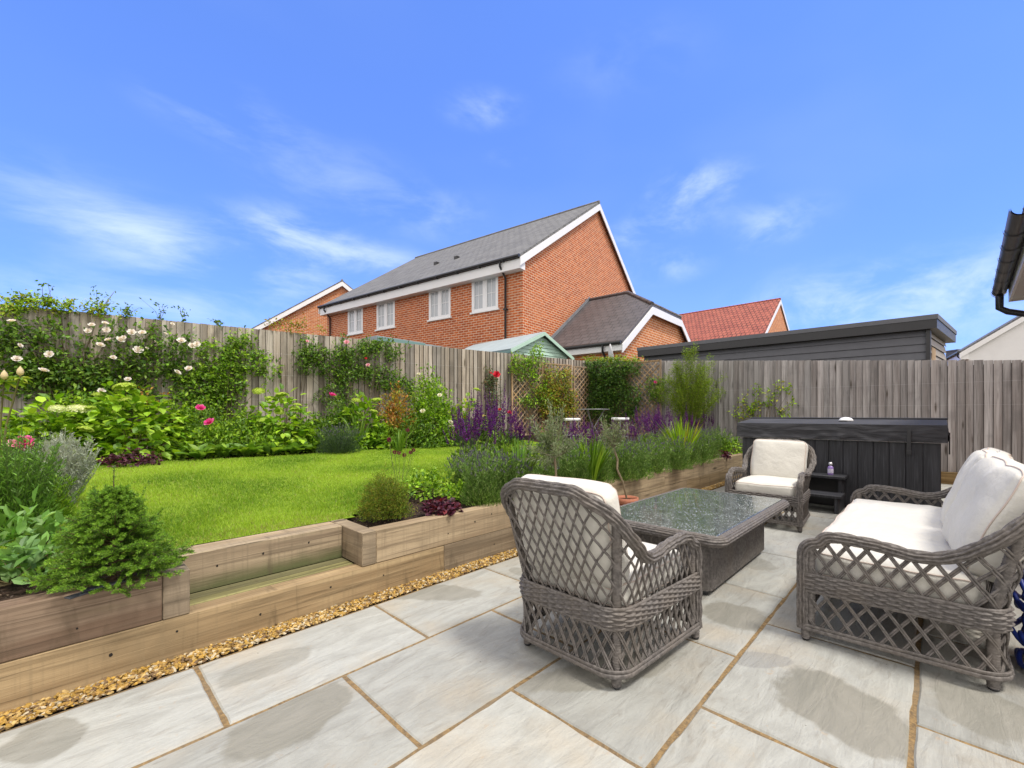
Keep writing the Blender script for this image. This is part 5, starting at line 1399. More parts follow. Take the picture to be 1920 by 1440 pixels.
def lavender(label, p, h=.45, rad=.22, n=90, purple=1, pal_=GREY, group='lavender clumps in the raised bed', hc=LAVH, name='lavender'):
    hc = LAVH
    root = rootat(name, label, 'plant', p, group); g = Geo(); spikes(g, n, (h * .7, h * 1.05), rad, hc if purple else None, (.15, .24, .06), leaf=pal_, leaves=34, lh=.95, head=(.02, .04), hw=.006)
    # leafy mound under the flower stems
    N_ = n * 26; d = rdir(N_); d[:, 2] = np.abs(d[:, 2]); P_ = d * (rng.random((N_, 1)) ** .4) * np.array([rad * .85, rad * .85, h * .6]); lv(g, P_, d + np.array([0, 0, .8]), rdir(N_), .034 * rng.uniform(.6, 1.2, N_), .15, palc(pal_, N_))
    g.build('foliage', [LEAF, PETAL], root, uv=False); return root
def salvia(label, p, h=.75, rad=.2, n=26, group='purple salvia clumps'):
    root = rootat('salvia', label, 'flowering plant', p, group); g = Geo(); spikes(g, n, (h * .55, h * .85), rad, SALH, (.10, .06, .09), head=(h * .2, h * .36), hw=.012, leaf=MID, leaves=14, lh=.6, lw=.4, LL=.06, nf=70)
    g.build('foliage', [LEAF, PETAL], root, uv=False); return root
def hydrangea(label, p, rx, h, heads, n=420, L=.10, group='lime headed hydrangeas', pal_=LIME, me=HEAD_L):
    root = rootat('hydrangea', label, 'shrub', p, group); g = Geo(); st = Geo()
    nc = n // 7; d = rdir(nc); d[:, 2] = np.abs(d[:, 2]); C = d * (.35 + .65 * rng.random((nc, 1)) ** .5) * np.array([rx, rx, h * .92]); C[:, 2] = np.maximum(C[:, 2], .05)
    pos = np.repeat(C, 7, 0) + rng.normal(0, L * .55, (nc * 7, 3)); N_ = len(pos); dd = unit(pos * np.array([1, 1, .2])) * .9 + rdir(N_) * .75 + np.array([0, 0, -.05]); up = np.array([0, 0, 1.]) + rng.normal(0, .3, (N_, 3)) + unit(pos) * .3
    lv(g, pos, dd, up, L * rng.uniform(.55, 1.2, N_), .72, palc(pal_, N_), T_LEAF)
    stems(st, (0, 0, 0), C[:: max(1, nc // 22)], .005, (.18, .16, .06), .06)
    g.build('foliage', LEAF, root, uv=False); st.build('stem', STEM, root, uv=False)
    for (u, v, s_, *m_) in heads:
        Y = depth(Vector(p)) - rx * .55; q = W((u - 960) / F * Y, Y, zat(v, Y)); bloom(root, m_[0] if m_ else me, q, s_, tilt=Vector((random.gauss(0, .2), random.gauss(0, .2), 1)), name='flower_head')
    return root
def border(u, off, vtop):
    x, y_ = lfence(u, off); p = W(x, y_); p.z = gz(p.x, p.y) - .01; return p, zat(vtop, y_) - p.z, y_ / F
def rborder(u, off, vtop):
    x, y_ = rfence(u, off); p = W(x, y_); p.z = gz(p.x, p.y) - .01; return p, zat(vtop, y_) - p.z, y_ / F

# --- climbers on the pale fence
climber('climbing_rose', 'climbing rose with blush white blooms at the left end of the pale fence', 'climbing rose',
    [(25, 640, 45, 38, .8), (45, 690, 55, 30), (110, 655, 40, 22, .5), (150, 700, 60, 32, 1), (200, 740, 60, 30, 1), (130, 745, 50, 20, .8), (255, 655, 45, 28, .6), (225, 690, 45, 30, .8), (300, 690, 45, 25, .5), (200, 625, 50, 18, .4), (330, 650, 35, 30, .5), (90, 620, 40, 22, .5), (290, 625, 30, 16, .4), (110, 700, 60, 30, .8), (60, 720, 50, 25, .7), (250, 740, 60, 30, .7), (330, 690, 30, 26, .5)],
    DK + MID, L=.062, dens=.9, shoots=[(85, 575, 45, 10), (185, 585, 48, 12), (300, 600, 32, 14), (345, 603, 26, 10), (235, 590, 20, 14), (410, 610, 8, 12)],
    flowers=[(22, 603, ROSE_W, .065), (165, 621, ROSE_W), (172, 610, ROSE_W, .04), (197, 607, ROSE_W, .06), (200, 619, ROSE_W, .05), (225, 638, ROSE_W, .06), (247, 624, ROSE_W, .06), (267, 625, ROSE_W, .055), (188, 648, ROSE_W, .06), (203, 638, ROSE_W, .06), (232, 633, ROSE_W, .035), (259, 657, ROSE_W, .06), (212, 671, ROSE_W, .055), (93, 665, ROSE_W, .05), (37, 648, ROSE_W, .045), (32, 674, ROSE_W, .05), (240, 712, ROSE_W, .06), (340, 640, ROSE_W, .06), (360, 649, ROSE_W, .06), (369, 646, ROSE_W, .055), (354, 692, ROSE_W, .06), (332, 699, ROSE_W, .055), (275, 653, ROSE_W, .03), (291, 641, ROSE_W, .03), (310, 626, ROSE_W, .035), (323, 608, ROSE_W, .03), (81, 696, ROSE_W, .06), (190, 734, ROSE_W, .05)])
climber('honeysuckle', 'yellow green honeysuckle tumbling over the fence top at far left', 'climber', [(70, 567, 48, 11, 1.3), (115, 578, 28, 8, 1), (20, 577, 26, 12, .9), (185, 578, 26, 12, .9), (235, 590, 18, 6, .6)], YEL + LIME, L=.045, off=(-.06, .16), dens=1.2)
climber('garden_climber', 'fresh lime leaved climber on the fence right of the white rose', 'climber', [(430, 680, 58, 42, 1), (455, 640, 28, 22, .7), (395, 710, 50, 34, 1), (400, 745, 50, 30, 1), (440, 790, 55, 38, .8), (500, 690, 30, 28, .45), (350, 730, 30, 30, .7), (375, 790, 45, 30, .8)], LIME + MID + MID, L=.06, dens=.75, w=.55)
climber('climbing_rose', 'dark leaved climbing rose with pink blooms in the middle of the pale fence', 'climbing rose', [(585, 660, 28, 20, 1.1), (580, 680, 22, 16, .8), (620, 690, 34, 20, .6), (650, 670, 34, 20, .8), (650, 700, 36, 18, .7), (690, 655, 18, 20, .8), (715, 655, 30, 18, .8), (745, 660, 24, 12, .4), (700, 700, 30, 18, .7), (635, 735, 40, 24, .6), (735, 715, 30, 20, .8), (760, 725, 25, 16, .6), (640, 650, 18, 14, .5)],
    DK + MID, L=.055, dens=.9, flowers=[(650, 642, ROSE_PP, .055), (690, 685, ROSE_PP, .05), (576, 640, ROSE_PP, .03), (623, 742, ROSE_P, .075), (624, 790, ROSE_P, .065), (686, 672, ROSE_R, .03), (785, 702, ROSE_C, .05)])
climber('climbing_rose', 'slim red rose against the fence just left of the trellis', 'climbing rose', [(925, 735, 13, 40, .7), (920, 715, 12, 16, .8), (935, 780, 14, 22, .5)], [(.07, .13, .05), (.13, .2, .09), (.2, .12, .06)], L=.05, dens=.8, flowers=[(931, 703, ROSE_R, .085), (920, 700, ROSE_R, .035), (937, 768, ROSE_R, .05), (955, 774, ROSE_R, .06)])
climber('vine', 'sprawling ochre leaved plant peeping over the fence top below the left house', 'climber', [(545, 617, 36, 10, .6), (505, 612, 14, 10, .5), (590, 624, 20, 5, .5)], GOLD + YEL, L=.05, off=(-.25, -.05), dens=.7)
# --- shrubs and perennials of the long border
p, h, m1 = border(105, 1.0, 748); hydrangea('hydrangea at far left of the border with one cream and one lime head', p, 90 * m1, h, [(108, 767, .075, HEAD_C), (147, 768, .10, HEAD_C), (160, 806, .07), (170, 766, .05)], n=900, L=.115)
p, h, m1 = border(250, .95, 722); hydrangea('largest hydrangea with wide lime flower heads below the white roses', p, 88 * m1, h, [(233, 727, .11), (188, 742, .075), (234, 750, .06), (222, 770, .065), (190, 737, .03)], n=1100, L=.12)
p, h, m1 = border(528, .8, 728); hydrangea('hydrangea with several flat lime heads in the middle of the border', p, 58 * m1, h, [(485, 734, .085), (507, 748, .075), (527, 742, .08), (558, 760, .06), (523, 772, .07), (553, 768, .06), (505, 795, .05)], n=700, L=.12)
p, h, m1 = border(683, .8, 738); hydrangea('small hydrangea beside the irises with pale lime heads', p, 38 * m1, h, [(668, 751, .075), (706, 751, .085), (700, 772, .075), (647, 772, .05)], n=420, L=.12)
p, h, m1 = border(872, .8, 732); hydrangea('bright yellow green hydrangea near the right end of the pale fence', p, 30 * m1, h, [(894, 731, .07), (876, 763, .07), (862, 783, .06)], n=330, L=.13, pal_=LIME + YEL)
p, h, m1 = border(318, .55, 772); bush('spirea', 'small gold tipped spirea between two hydrangeas', 'shrub', p, 28 * m1, h, YEL + GOLD, L=.035, n=900)
p, h, m1 = border(280, .6, 716); bush('photinia', 'bronze tipped young shoots behind the largest hydrangea', 'shrub', p, 22 * m1, h, GOLD, L=.05, n=420)
p, h, m1 = border(742, .7, 735); bush('photinia', 'orange and yellow leaved shrub in the border by the irises', 'shrub', p, 34 * m1, h, GOLD + GOLD + [(.55, .24, .06), (.25, .36, .04)], L=.06, n=3200)
p, h, m1 = border(808, .7, 708); bush('rose_bush', 'full green rose bush with a few cream blooms near the right of the border', 'shrub', p, 46 * m1, h, LIME + MID, L=.065, n=6500, flowers=[(ROSE_C, -.35, -.25, .62, .05), (ROSE_C, .1, -.45, .42, .05), (ROSE_C, .12, -.45, .34, .06), (ROSE_C, -.1, -.4, .9, .045)])
p, h, m1 = border(385, .75, 762); bush('rose_bush', 'low rose bush with two magenta blooms under the lime climber', 'shrub', p, 36 * m1, h, DK + MID, L=.045, n=1500, flowers=[(ROSE_P, -.12, -.34, h * .95, .06), (ROSE_P, -.02, -.36, h * .66, .07)])
p, h, m1 = border(455, .7, 790); bush('leafy_shrub', 'leafy mid green shrub filling the border behind the edging clumps', 'shrub', p, 58 * m1, h, LIME + MID + DK, L=.06, n=5500)
p, h, m1 = border(600, .6, 790); bush('leafy_shrub', 'dark green shrub behind the lavender in the long border', 'shrub', p, 42 * m1, h, DK + MID, L=.06, n=3600)
p, h, m1 = border(770, .9, 790); bush('leafy_shrub', 'dark leafy shrub below the orange leaved shrub', 'shrub', p, 45 * m1, h, DK + MID, L=.06, n=3600)
p, h, m1 = border(35, .5, 790); bush('leafy_shrub', 'dark shrub behind the far left hydrangea', 'shrub', p, 60 * m1, h, DK + MID, L=.06, n=3600)
p, h, m1 = border(180, .45, 770); bush('leafy_shrub', 'shady green shrub between the two left hydrangeas', 'shrub', p, 50 * m1, h, DK + MID, L=.06, n=3600)
for (u, off, vt, rp, pl_, lab) in ((150, .7, 735, 44, LIME + MID, 'lime shrub filling the gap between the two left hydrangeas'), (405, .95, 800, 40, LIME + MID, 'low lime shrub just behind the broad leaved edging clumps'), (490, 1.0, 808, 40, MID + LIME, 'low green shrub in front of the middle hydrangea stems'), (655, 1.0, 812, 24, LIME + MID, 'small bright shrub behind the long border lavender'), (715, .9, 800, 26, LIME + MID, 'small lime shrub below the orange leaved shrub'), (640, .5, 745, 40, MID + DK, 'tall leafy shrub under the pink climbing rose'), (850, .6, 770, 34, LIME + MID, 'lime leafed shrub between the cream rose bush and the last hydrangea'), (345, .5, 760, 34, LIME + MID, 'light green shrub between spirea and magenta roses'), (905, .8, 790, 26, MID, 'mid green shrub at the foot of the slim red rose'), (575, .8, 800, 30, LIME + MID, 'low light green shrub left of the long border lavender'), (945, .9, 815, 26, MID + DK, 'low shrub before the left edge of the trellis')):
    p, h, m1 = border(u, off, vt); bush('leafy_shrub', lab, 'shrub', p, rp * m1, h, pl_, L=.06, n=2600)
for i, (u, v, nn, LL, lab) in enumerate([(330, 860, 24, .17, 'first broad leaved clump at the lawn edge, right of the purple heuchera'), (372, 862, 30, .2, 'wide broad leaved clump at the lawn edge below the magenta rose'), (418, 858, 30, .2, 'broad leaved clump at the lawn edge below the lime climber'), (462, 856, 30, .2, 'broad leaved clump left of the middle hydrangea'), (508, 854, 30, .2, 'broad leaved clump directly below the middle hydrangea'), (552, 852, 28, .2, 'broad leaved clump next to the long border lavender'), (700, 842, 26, .2, 'broad leaved clump right of the irises'), (790, 836, 22, .17, 'pale edged clump below the cream rose bush'), (430, 842, 24, .19, 'second row broad leaved clump behind the edging'), (590, 846, 20, .17, 'last small broad leaved clump before the lavender')]):
    hosta(lab, G(u, v), nn, LL, MID + [(.16, .30, .06)] if i != 7 else SILV + MID)
p = G(635, 850); lavender('lavender clump in the long border before the pale fence', p, .42, .36, 110, pal_=[(.06, .11, .05), (.09, .15, .07), (.05, .08, .05)], group='lavender in the long border')
p = G(875, 838); lavender('faint blue green lavender at the far right end of the lawn', p, .55, .26, 70, pal_=[(.10, .17, .09), (.07, .13, .06)], group='lavender in the long border')
p, h, m1 = border(672, 1.05, 780); blades('iris', 'iris leaves standing by the lavender of the long border', 'plant', p, 34, (.4, .62), .03, MID + GREY, .35)
p, h, m1 = border(748, 1.5, 810); blades('iris', 'small grassy clump with dark red buds at the lawn edge', 'plant', p, 30, (.25, .45), .018, MID, .4)
def buds(label, u, vb, tops):
    p = G(u, vb); root = rootat('drumstick_flower', label, 'flower', p); g = Geo(); Y = depth(p)
    for (a, b_) in tops:
        q = np.array(W((a - 960) / F * Y, Y, zat(b_, Y))) - np.array(p); g.tube([(q[0] * .2, q[1] * .2, 0), q * [.7, .7, .5], q], .0018, 4, color=(.12, .14, .05), cap=False)
        n = 40; d = rdir(n); lv(g, q + d * .006, d, rdir(n), .016, .7, palc([(.12, .01, .03), (.22, .02, .07)], n), mi=1)
    g.build('stem', [STEM, PETAL], root, uv=False)
buds('dark crimson drumstick flowers on thin stems above the golden conifer', 750, 915, [(740, 848), (748, 849), (758, 853), (770, 848), (775, 844), (730, 826), (729, 823), (764, 806)])
# heuchera
def heuchera(label, p, r, n, pal_):
    root = rootat('heuchera', label, 'plant', p, 'purple heucheras'); g = Geo(); d = rdir(n); d[:, 2] = np.abs(d[:, 2]); pos = d * (.4 + .6 * rng.random((n, 1))) * np.array([r, r, r * .55]) + [0, 0, .01]
    for k in range(3):
        a = unit(d * np.array([1, 1, .2]) + rng.normal(0, .6, (n, 3))); lv(g, pos, a, d * .5 + [0, 0, 1.] + rng.normal(0, .3, (n, 3)), .042 * rng.uniform(.6, 1.2, n), .9, palc(pal_, n, .3), T_LEAF)
    g.build('foliage', LEAF, root, uv=False)
heuchera('dark purple heuchera at the far left edge of the lawn', G(248, 872), .30, 190, PURP + [(.10, .05, .07)])
heuchera('purple heuchera with red tints behind the front sleeper, right of the golden conifer', G(825, 962), .155, 150, PURP + PURP + [(.12, .07, .09), (.18, .02, .03)])
heuchera('plum leaved heuchera at the far end of the raised bed by the tub', G(1352, 858), .18, 90, PURP)
heuchera('bronze heuchera half way along the raised bed', G(1262, 872), .20, 90, [(.10, .09, .05), (.14, .12, .07), (.07, .05, .04)])
# --- left foreground bed
p = G(20, 1010); lavender('tall feathery rosemary bush at the left edge of the picture', p, .62, .23, 170, purple=0, pal_=[(.09, .21, .025), (.16, .32, .04), (.22, .40, .06)], group=None, name='rosemary')
p = G(75, 985); lavender('soft green lavender behind the sage', p, .34, .18, 110, purple=0, pal_=MID + LIME, group=None, name='lavender')
p = G(40, 940)
root = bush('penstemon', 'bright pink penstemon flowers among the rosemary at the left edge', 'flowering plant', p, .22, .42, MID + DK, L=.05, n=500, w=.3)
Yp = depth(p) - .1
for (u, v, s_, me) in ((46, 828, .05, ROSE_P), (54, 838, .045, ROSE_P), (48, 840, .04, ROSE_P), (24, 832, .035, ROSE_PP), (28, 836, .03, ROSE_PP)): bloom(root, me, W((u - 960) / F * Yp, Yp, zat(v, Yp)), s_)
p = G(112, 950); root = rootat('curry_plant', 'silver white curry plant at the left edge of the lawn', 'plant', p); g = Geo()
spikes(g, 300, (.28, .56), .20, None, (.50, .53, .46), leaf=SILV, leaves=46, lh=1.0, lw=.10, LL=.028, lean=.3); g.build('foliage', LEAF, root, uv=False)
p = G(58, 1062)
bush('sage', 'grey green broad leaved sage beside the small spruce', 'plant', p, .22, .25, [(.14, .30, .05), (.20, .38, .08), (.10, .24, .03), (.26, .42, .14)], L=.075, w=.45, n=260, tpl=T_LEAF, clump=5, sp=.6)
p = G(20, 1095)
bush('sage', 'lower sage shoots spilling over bare soil at the bottom left', 'plant', p, .15, .16, [(.12, .24, .07), (.18, .32, .10)], L=.07, w=.5, n=90, tpl=T_LEAF, clump=5, sp=.6)
# rhododendron with bud
Yr = 3.3; p = W((-5 - 960) / F * Yr, Yr); p.z = gz(p.x, p.y); root = rootat('rhododendron', 'rhododendron shoot with a fat cream bud at the left edge', 'shrub', p); g = Geo()
for (u, v, s_) in ((8, 712, 1.), (38, 705, .6), (-10, 735, 1.)):
    q = np.array(W((u - 960) / F * Yr, Yr, zat(v, Yr))) - np.array(p); g.tube([(0, 0, 0), q * [.4, .4, .6], q], [.01, .007, .005], 5, color=(.22, .20, .08), cap=False)
    n = 13; a = np.linspace(0, 2 * math.pi, n, endpoint=False); d = np.stack([np.cos(a), np.sin(a), rng.uniform(-.5, .35, n)], 1); lv(g, np.repeat(q[None], n, 0) - [0, 0, .015], d, np.tile([0, 0, 1.], (n, 1)), .13 * s_ + 0 * a, .32, palc([(.20, .32, .03), (.32, .38, .05), (.14, .26, .02)], n), T_LEAF)
    if s_ > .5 and u > -5: gb2 = Geo().lathe([(.001, 0), (.017, .012), (.021, .03), (.016, .05), (.001, .075)], 12, color=(.72, .60, .36), at=tuple(q)); gb2.build('bud', PETAL, root, uv=False)
g.build('foliage', LEAF, root, uv=False)
# spruce
p = G(213, 1092); p.z -= .01; root = rootat('dwarf_spruce', 'small bushy dwarf spruce behind the front sleeper at left', 'conifer', p)
g = Geo(); st = Geo(); H_ = .46; st.tube([(0, 0, 0), (.004, .003, H_ * .6), (0, 0, H_ - .02)], [.011, .007, .002], 6, color=(.10, .06, .035))
def needles(P0, P1, den=900, ln=.013, pal_=None):
    L = np.linalg.norm(P1 - P0); n = max(4, int(L * den)); t = rng.random(n)[:, None]; P_ = P0 + (P1 - P0) * t; ax = unit((P1 - P0)[None]); d = rdir(n) ; d -= (d @ ax[0])[:, None] * ax * .8; d = unit(d) + ax * .75 + np.array([0, 0, .25])
    lv(g, P_, d, rdir(n), ln * rng.uniform(.7, 1.25, n), .17, palc(pal_, n, .22))
SPG = [(.035, .095, .010), (.07, .17, .016), (.12, .25, .025)]; SPT = [(.19, .36, .03), (.26, .44, .04), (.13, .28, .025)]
for i in range(118):
    hh = (i / 118) ** .95; z0 = .015 + hh * (H_ - .10); a = i * 2.399 + rng.normal(0, .2); Lb = (.235 * (1 - hh) ** .8 + .045) * rng.uniform(.72, 1.1); el = .10 + 1.05 * hh ** 1.3 + rng.normal(0, .12)
    o = np.array([math.cos(a), math.sin(a), 0]); P0 = np.array([0, 0, z0]); P1 = P0 + o * Lb * math.cos(el) + np.array([0, 0, Lb * math.sin(el)]); Pm = (P0 + P1) / 2 + [0, 0, -.01]
    st.tube([P0, Pm, P1], [.004, .003, .001], 4, color=(.10, .08, .03), cap=False); needles(P0 + (Pm - P0) * .35, Pm, 750, .012, SPG); needles(Pm, P1, 900, .012, SPG + SPT)
    side = np.cross([0, 0, 1.], o); m_ = 7
    for k in range(m_):
        t = .25 + .7 * k / m_; q = P0 + (P1 - P0) * t; sg = 1 if k % 2 else -1; l = Lb * (1.05 - t) * rng.uniform(.45, .75) + .015; e = q + (o * .75 + side * sg * .8) * l + [0, 0, rng.normal(.01, .012)]
        st.tube([q, e], [.0014, .0007], 3, color=(.10, .10, .03), cap=False); f = q + (e - q) * .55; needles(q, f, 1300, .012, SPG + SPT[:1]); needles(f, e, 1700, .012, SPT)
for k in range(5): 
    a = rng.uniform(0, 6.28); P0 = np.array([0, 0, H_ - .12]) + rng.normal(0, .04, 3) * [1, 1, .3]; P1 = P0 + np.array([.05 * math.cos(a), .05 * math.sin(a), .09 + .03 * (k == 0)]); needles(P0, P1, 700, .010, SPG)
needles(np.array([0, 0, H_ - .16]), np.array([.002, 0, H_ + .05]), 700, .010, SPG)
st.tube([(0, 0, H_ - .03), (.002, 0, H_ + .045)], [.002, .001], 4, color=(.12, .10, .04), cap=False)
g.build('foliage', NEEDLE, root, uv=False); st.build('trunk', STEM, root, uv=False)
# slate marker on the sleeper
p = Pg(176, 1112, .389); root = thing('slate_marker', 'split dark slate piece lying on the front sleeper below the spruce', 'slate', (p.x, p.y + .035, .3885), .35); SLT = simple('slate', (.035, .038, .048), .5, .2, 20)
Geo().bbox(-.085, .06, -.018, .018, 0, .006, .002, M=Matrix.Rotation(.12, 4, 'Z')).build('slate_flake', SLT, root, uv=False); Geo().bbox(-.03, .10, -.014, .02, .0065, .012, .002, M=Matrix.Rotation(-.16, 4, 'Z')).build('slate_flake', SLT, root, uv=False)
# bark and leaf litter on the bare soil
g = Geo(); N_ = 2600; x = np.concatenate([rng.uniform(-1.6, .45, N_ // 2), rng.uniform(1.52, 3.2, N_ // 2)]); y_ = rng.uniform(.12, .9, N_); pos = np.stack([x, y_, np.array([gz(a, b_) for a, b_ in zip(x, y_)]) - .022 + rng.random(N_) * .02], 1)
lv(g, pos, rdir(N_) * [1, 1, .3], np.tile([0, 0, 1.], (N_, 1)) + rng.normal(0, .3, (N_, 3)), rng.uniform(.004, .017, N_), .6, palc([(.10, .065, .045), (.04, .028, .02), (.20, .14, .09), (.05, .04, .03)], N_)); tag(g.build('bark_litter', STEM, uv=False), 'bark and leaf litter scattered on the bare soil', 'mulch', kind='stuff')
# --- right hand raised bed, front to back
p = G(722, 968); bush('golden_conifer', 'small rounded golden green conifer at the front of the raised bed', 'conifer', p, .165, .28, [(.14, .22, .02), (.09, .17, .015), (.22, .28, .03), (.26, .22, .035)], L=.020, w=.22, n=11000, clump=22, sp=.8, round_=.45)
p = G(800, 925); bush('aquilegia', 'loose light green aquilegia leaves behind the purple heuchera', 'plant', p, .24, .20, LIME + MID, L=.04, w=.7, n=700)
p = G(855, 935); bush('geranium', 'low lime leaved geranium at the lawn side of the raised bed', 'plant', p, .14, .14, LIME, L=.03, w=.7, n=500)
LV = [(1095, 903, .40, .2, 'small lavender directly behind the montbretia'), (1165, 900, .42, .22, 'lavender clump beside the bare olive stem'), (1310, 868, .46, .24, 'green lavender clump under the yellow iris leaves'), (1270, 880, .38, .22, 'lavender clump next to the bronze heuchera'), (905, 945, .50, .20, 'lavender clump behind the near armchair, first of the raised bed'), (958, 940, .44, .2, 'lavender clump just above the near armchair back'), (880, 925, .42, .2, 'lavender clump on the lawn side of the first one'), (1005, 925, .42, .22, 'lavender around the first olive stem'), (1075, 915, .42, .22, 'lavender between the two olive trees'), (1120, 905, .40, .2, 'lavender clump just before the second olive tree'),
      (1190, 897, .42, .24, 'lavender clump right of the second olive tree'), (1225, 886, .45, .25, 'lavender clump above the middle of the glass table'), (1285, 872, .45, .26, 'lavender clump below the yellow iris leaves'), (1325, 862, .46, .26, 'lavender clump left of the hot tub'), (1150, 885, .42, .26, 'second row lavender behind the second olive tree'), (1050, 890, .42, .26, 'second row lavender behind the first olive tree'), (1345, 850, .5, .26, 'last lavender clump in front of the bamboo'), (1245, 862, .46, .28, 'back row lavender before the feathery bamboo')]
for (u, v, h, r, lab) in LV: lavender(lab, G(u, v), h * (.92 if u < 1030 else 1.12), r, int(80 + 50 * (u < 1000)), pal_=GREY + [(.09, .18, .035), (.14, .28, .04)])
SA = [(885, 905, .92, .20, 36, 'salvia clump with tall purple spikes nearest the lawn'), (930, 895, .92, .22, 40, 'salvia clump with the tallest purple spikes, above the near armchair'), (868, 890, .7, .18, 18, 'small salvia clump at the lawn edge'), (988, 890, .66, .10, 8, 'few thin salvia spikes left of the first olive tree'), (1105, 880, .66, .22, 20, 'salvia clump between the olive trees'), (1085, 865, .62, .2, 14, 'violet salvia clump below the bistro table'), (1205, 862, .80, .26, 34, 'salvia clump below the right hand trellis'), (1245, 850, .80, .26, 36, 'reddish purple salvia clump at the foot of the bamboo'), (1175, 865, .64, .2, 14, 'salvia spikes behind the second olive tree'), (1340, 838, .85, .24, 30, 'salvia clump between bamboo and hot tub'), (1315, 842, .7, .2, 16, 'salvia spikes right of the yellow iris leaves')]
SA += [(955, 888, .72, .16, 14, 'salvia spikes just right of the tallest clump'), (1060, 872, .64, .2, 14, 'dark violet salvia left of the stool'), (1140, 868, .62, .2, 14, 'salvia drift under the middle of the trellis'), (1285, 848, .78, .24, 24, 'wine purple salvia at the foot of the bamboo, right side'), (1360, 836, .8, .2, 18, 'last salvia spikes touching the hot tub'), (1225, 856, .78, .2, 22, 'salvia spikes under the magenta rose')]
for (u, v, h, r, n, lab) in SA: salvia(lab, G(u, v), h, r, n)
blades('iris', 'bold sword shaped iris leaves just left of the first olive tree', 'plant', G(972, 936), 26, (.40, .58), .045, MID + [(.16, .32, .05)], .36)
blades('montbretia', 'bright montbretia leaves between the olive trees', 'plant', G(1105, 912), 90, (.40, .56), .02, LIME + MID, .40)
blades('montbretia', 'yellow green montbretia leaves right of the second salvia drift', 'plant', G(1280, 876), 90, (.5, .72), .022, LIME + LIME + YEL, .34)
p = G(1035, 845); bush('leafy_shrub', 'small round leaved shrub at the foot of the left trellis', 'shrub', p, .28, .35, MID, L=.06, n=500)
bush('geranium', 'mid green geranium under the second row of lavender', 'plant', G(1165, 892), .3, .26, LIME + MID, L=.035, n=1200, w=.6)
bush('geranium', 'dark green geranium at the far end of the raised bed', 'plant', G(1365, 850), .25, .3, LIME + MID, L=.05, n=900, w=.6)
# olive trees
def olive(label, bx, by, base, pts, crown, potr=.115, poth=.27, n=900):
    root = rootat('olive_tree', label, 'tree', (bx, by, base), 'young olive trees'); st = Geo(); P_ = [(x - bx, y_ - by, z - base) for x, y_, z in pts]
    st.tube(resample(P_, .03), .010, 7, color=(.27, .21, .13)); tip = np.array(P_[-1]); g = Geo(); c, r, hz_ = np.array(crown[0]) - [bx, by, base], crown[1], crown[2]
    nb = 46; d = rdir(nb); E_ = c + d * np.array([r, r, hz_]) * rng.uniform(.35, 1.4, (nb, 1))
    for e in E_:
        m_ = (tip + e) / 2 + rng.normal(0, .015, 3); st.tube([tip, m_, e], [.0035, .0022, .001], 4, color=(.27, .22, .15), cap=False)
        k = n // nb; t = rng.uniform(.35, 1, k)[:, None]; Q = tip * (1 - t) ** 2 + 2 * t * (1 - t) * m_ + t ** 2 * e + rng.normal(0, .014, (k, 3)); lv(g, Q, rdir(k) + (e - tip) * 3, rdir(k), .034 * rng.uniform(.6, 1.2, k), .2, palc([(.17, .22, .10), (.24, .29, .16), (.30, .34, .22), (.12, .17, .06)], k))
    g.build('crown', LEAF, root, uv=False); st.build('trunk', STEM, root, uv=False)
    return root
def pot(label, x, y_, r, h):
    t = thing('terracotta_pot', label, 'plant pot', (x, y_, 0), 0, 'terracotta pots by the sleeper wall'); Geo().lathe([(.001, 0), (r * .7, 0), (r * .93, h * .8), (r * .93, h * .80), (r * 1.02, h * .81), (r * 1.03, h), (r * .93, h), (r * .88, h * .9)], 32).build('body', TERRA, t, uv=False)
    Geo().lathe([(.001, h * .9), (r * .5, h * .905), (r * .9, h * .89)], 20).build('soil', SOIL, t, uv=False)
def onb(u, b_, v):                        # point over the line y = -b_ at photo column u, row v
    t = (u - 960) / F; dx, dy = CA + t * 0, 0
    # world x solves column u with y = -b_
    lo, hi = 0.0, 9.0
    for _ in range(40):
        mdl = (lo + hi) / 2; Y = (mdl - CX) * CB + (-b_ - CY) * CA; X = (mdl - CX) * CA - (-b_ - CY) * CB
        if X / Y < t: lo = mdl
        else: hi = mdl
    return (lo, -b_, zat(v, Y))
q = onb(1175, .25, 930); pot('terracotta pot between table and sleeper wall holding a bare stemmed olive', q[0], q[1], .112, .27)
olive('young olive with crooked bare stem in the terracotta pot by the table', q[0], q[1], .245, [onb(1175, .25, 934), onb(1168, .25, 905), onb(1157, .25, 880), onb(1158, .25, 862), onb(1152, .25, 845), onb(1150, .25, 838)], ((onb(1150, .25, 812)), .17, .14), n=1500)
q = onb(1043, .25, 985); pot('terracotta pot hidden behind the near armchair', q[0], q[1], .115, .27)
olive('young olive with fluffy grey green crown rising behind the near armchair', q[0], q[1], .245, [(q[0], q[1], .245), onb(1044, .25, 920), onb(1042, .25, 880), onb(1040, .25, 858)], ((onb(1041, .25, 818)), .24, .23), n=3200)
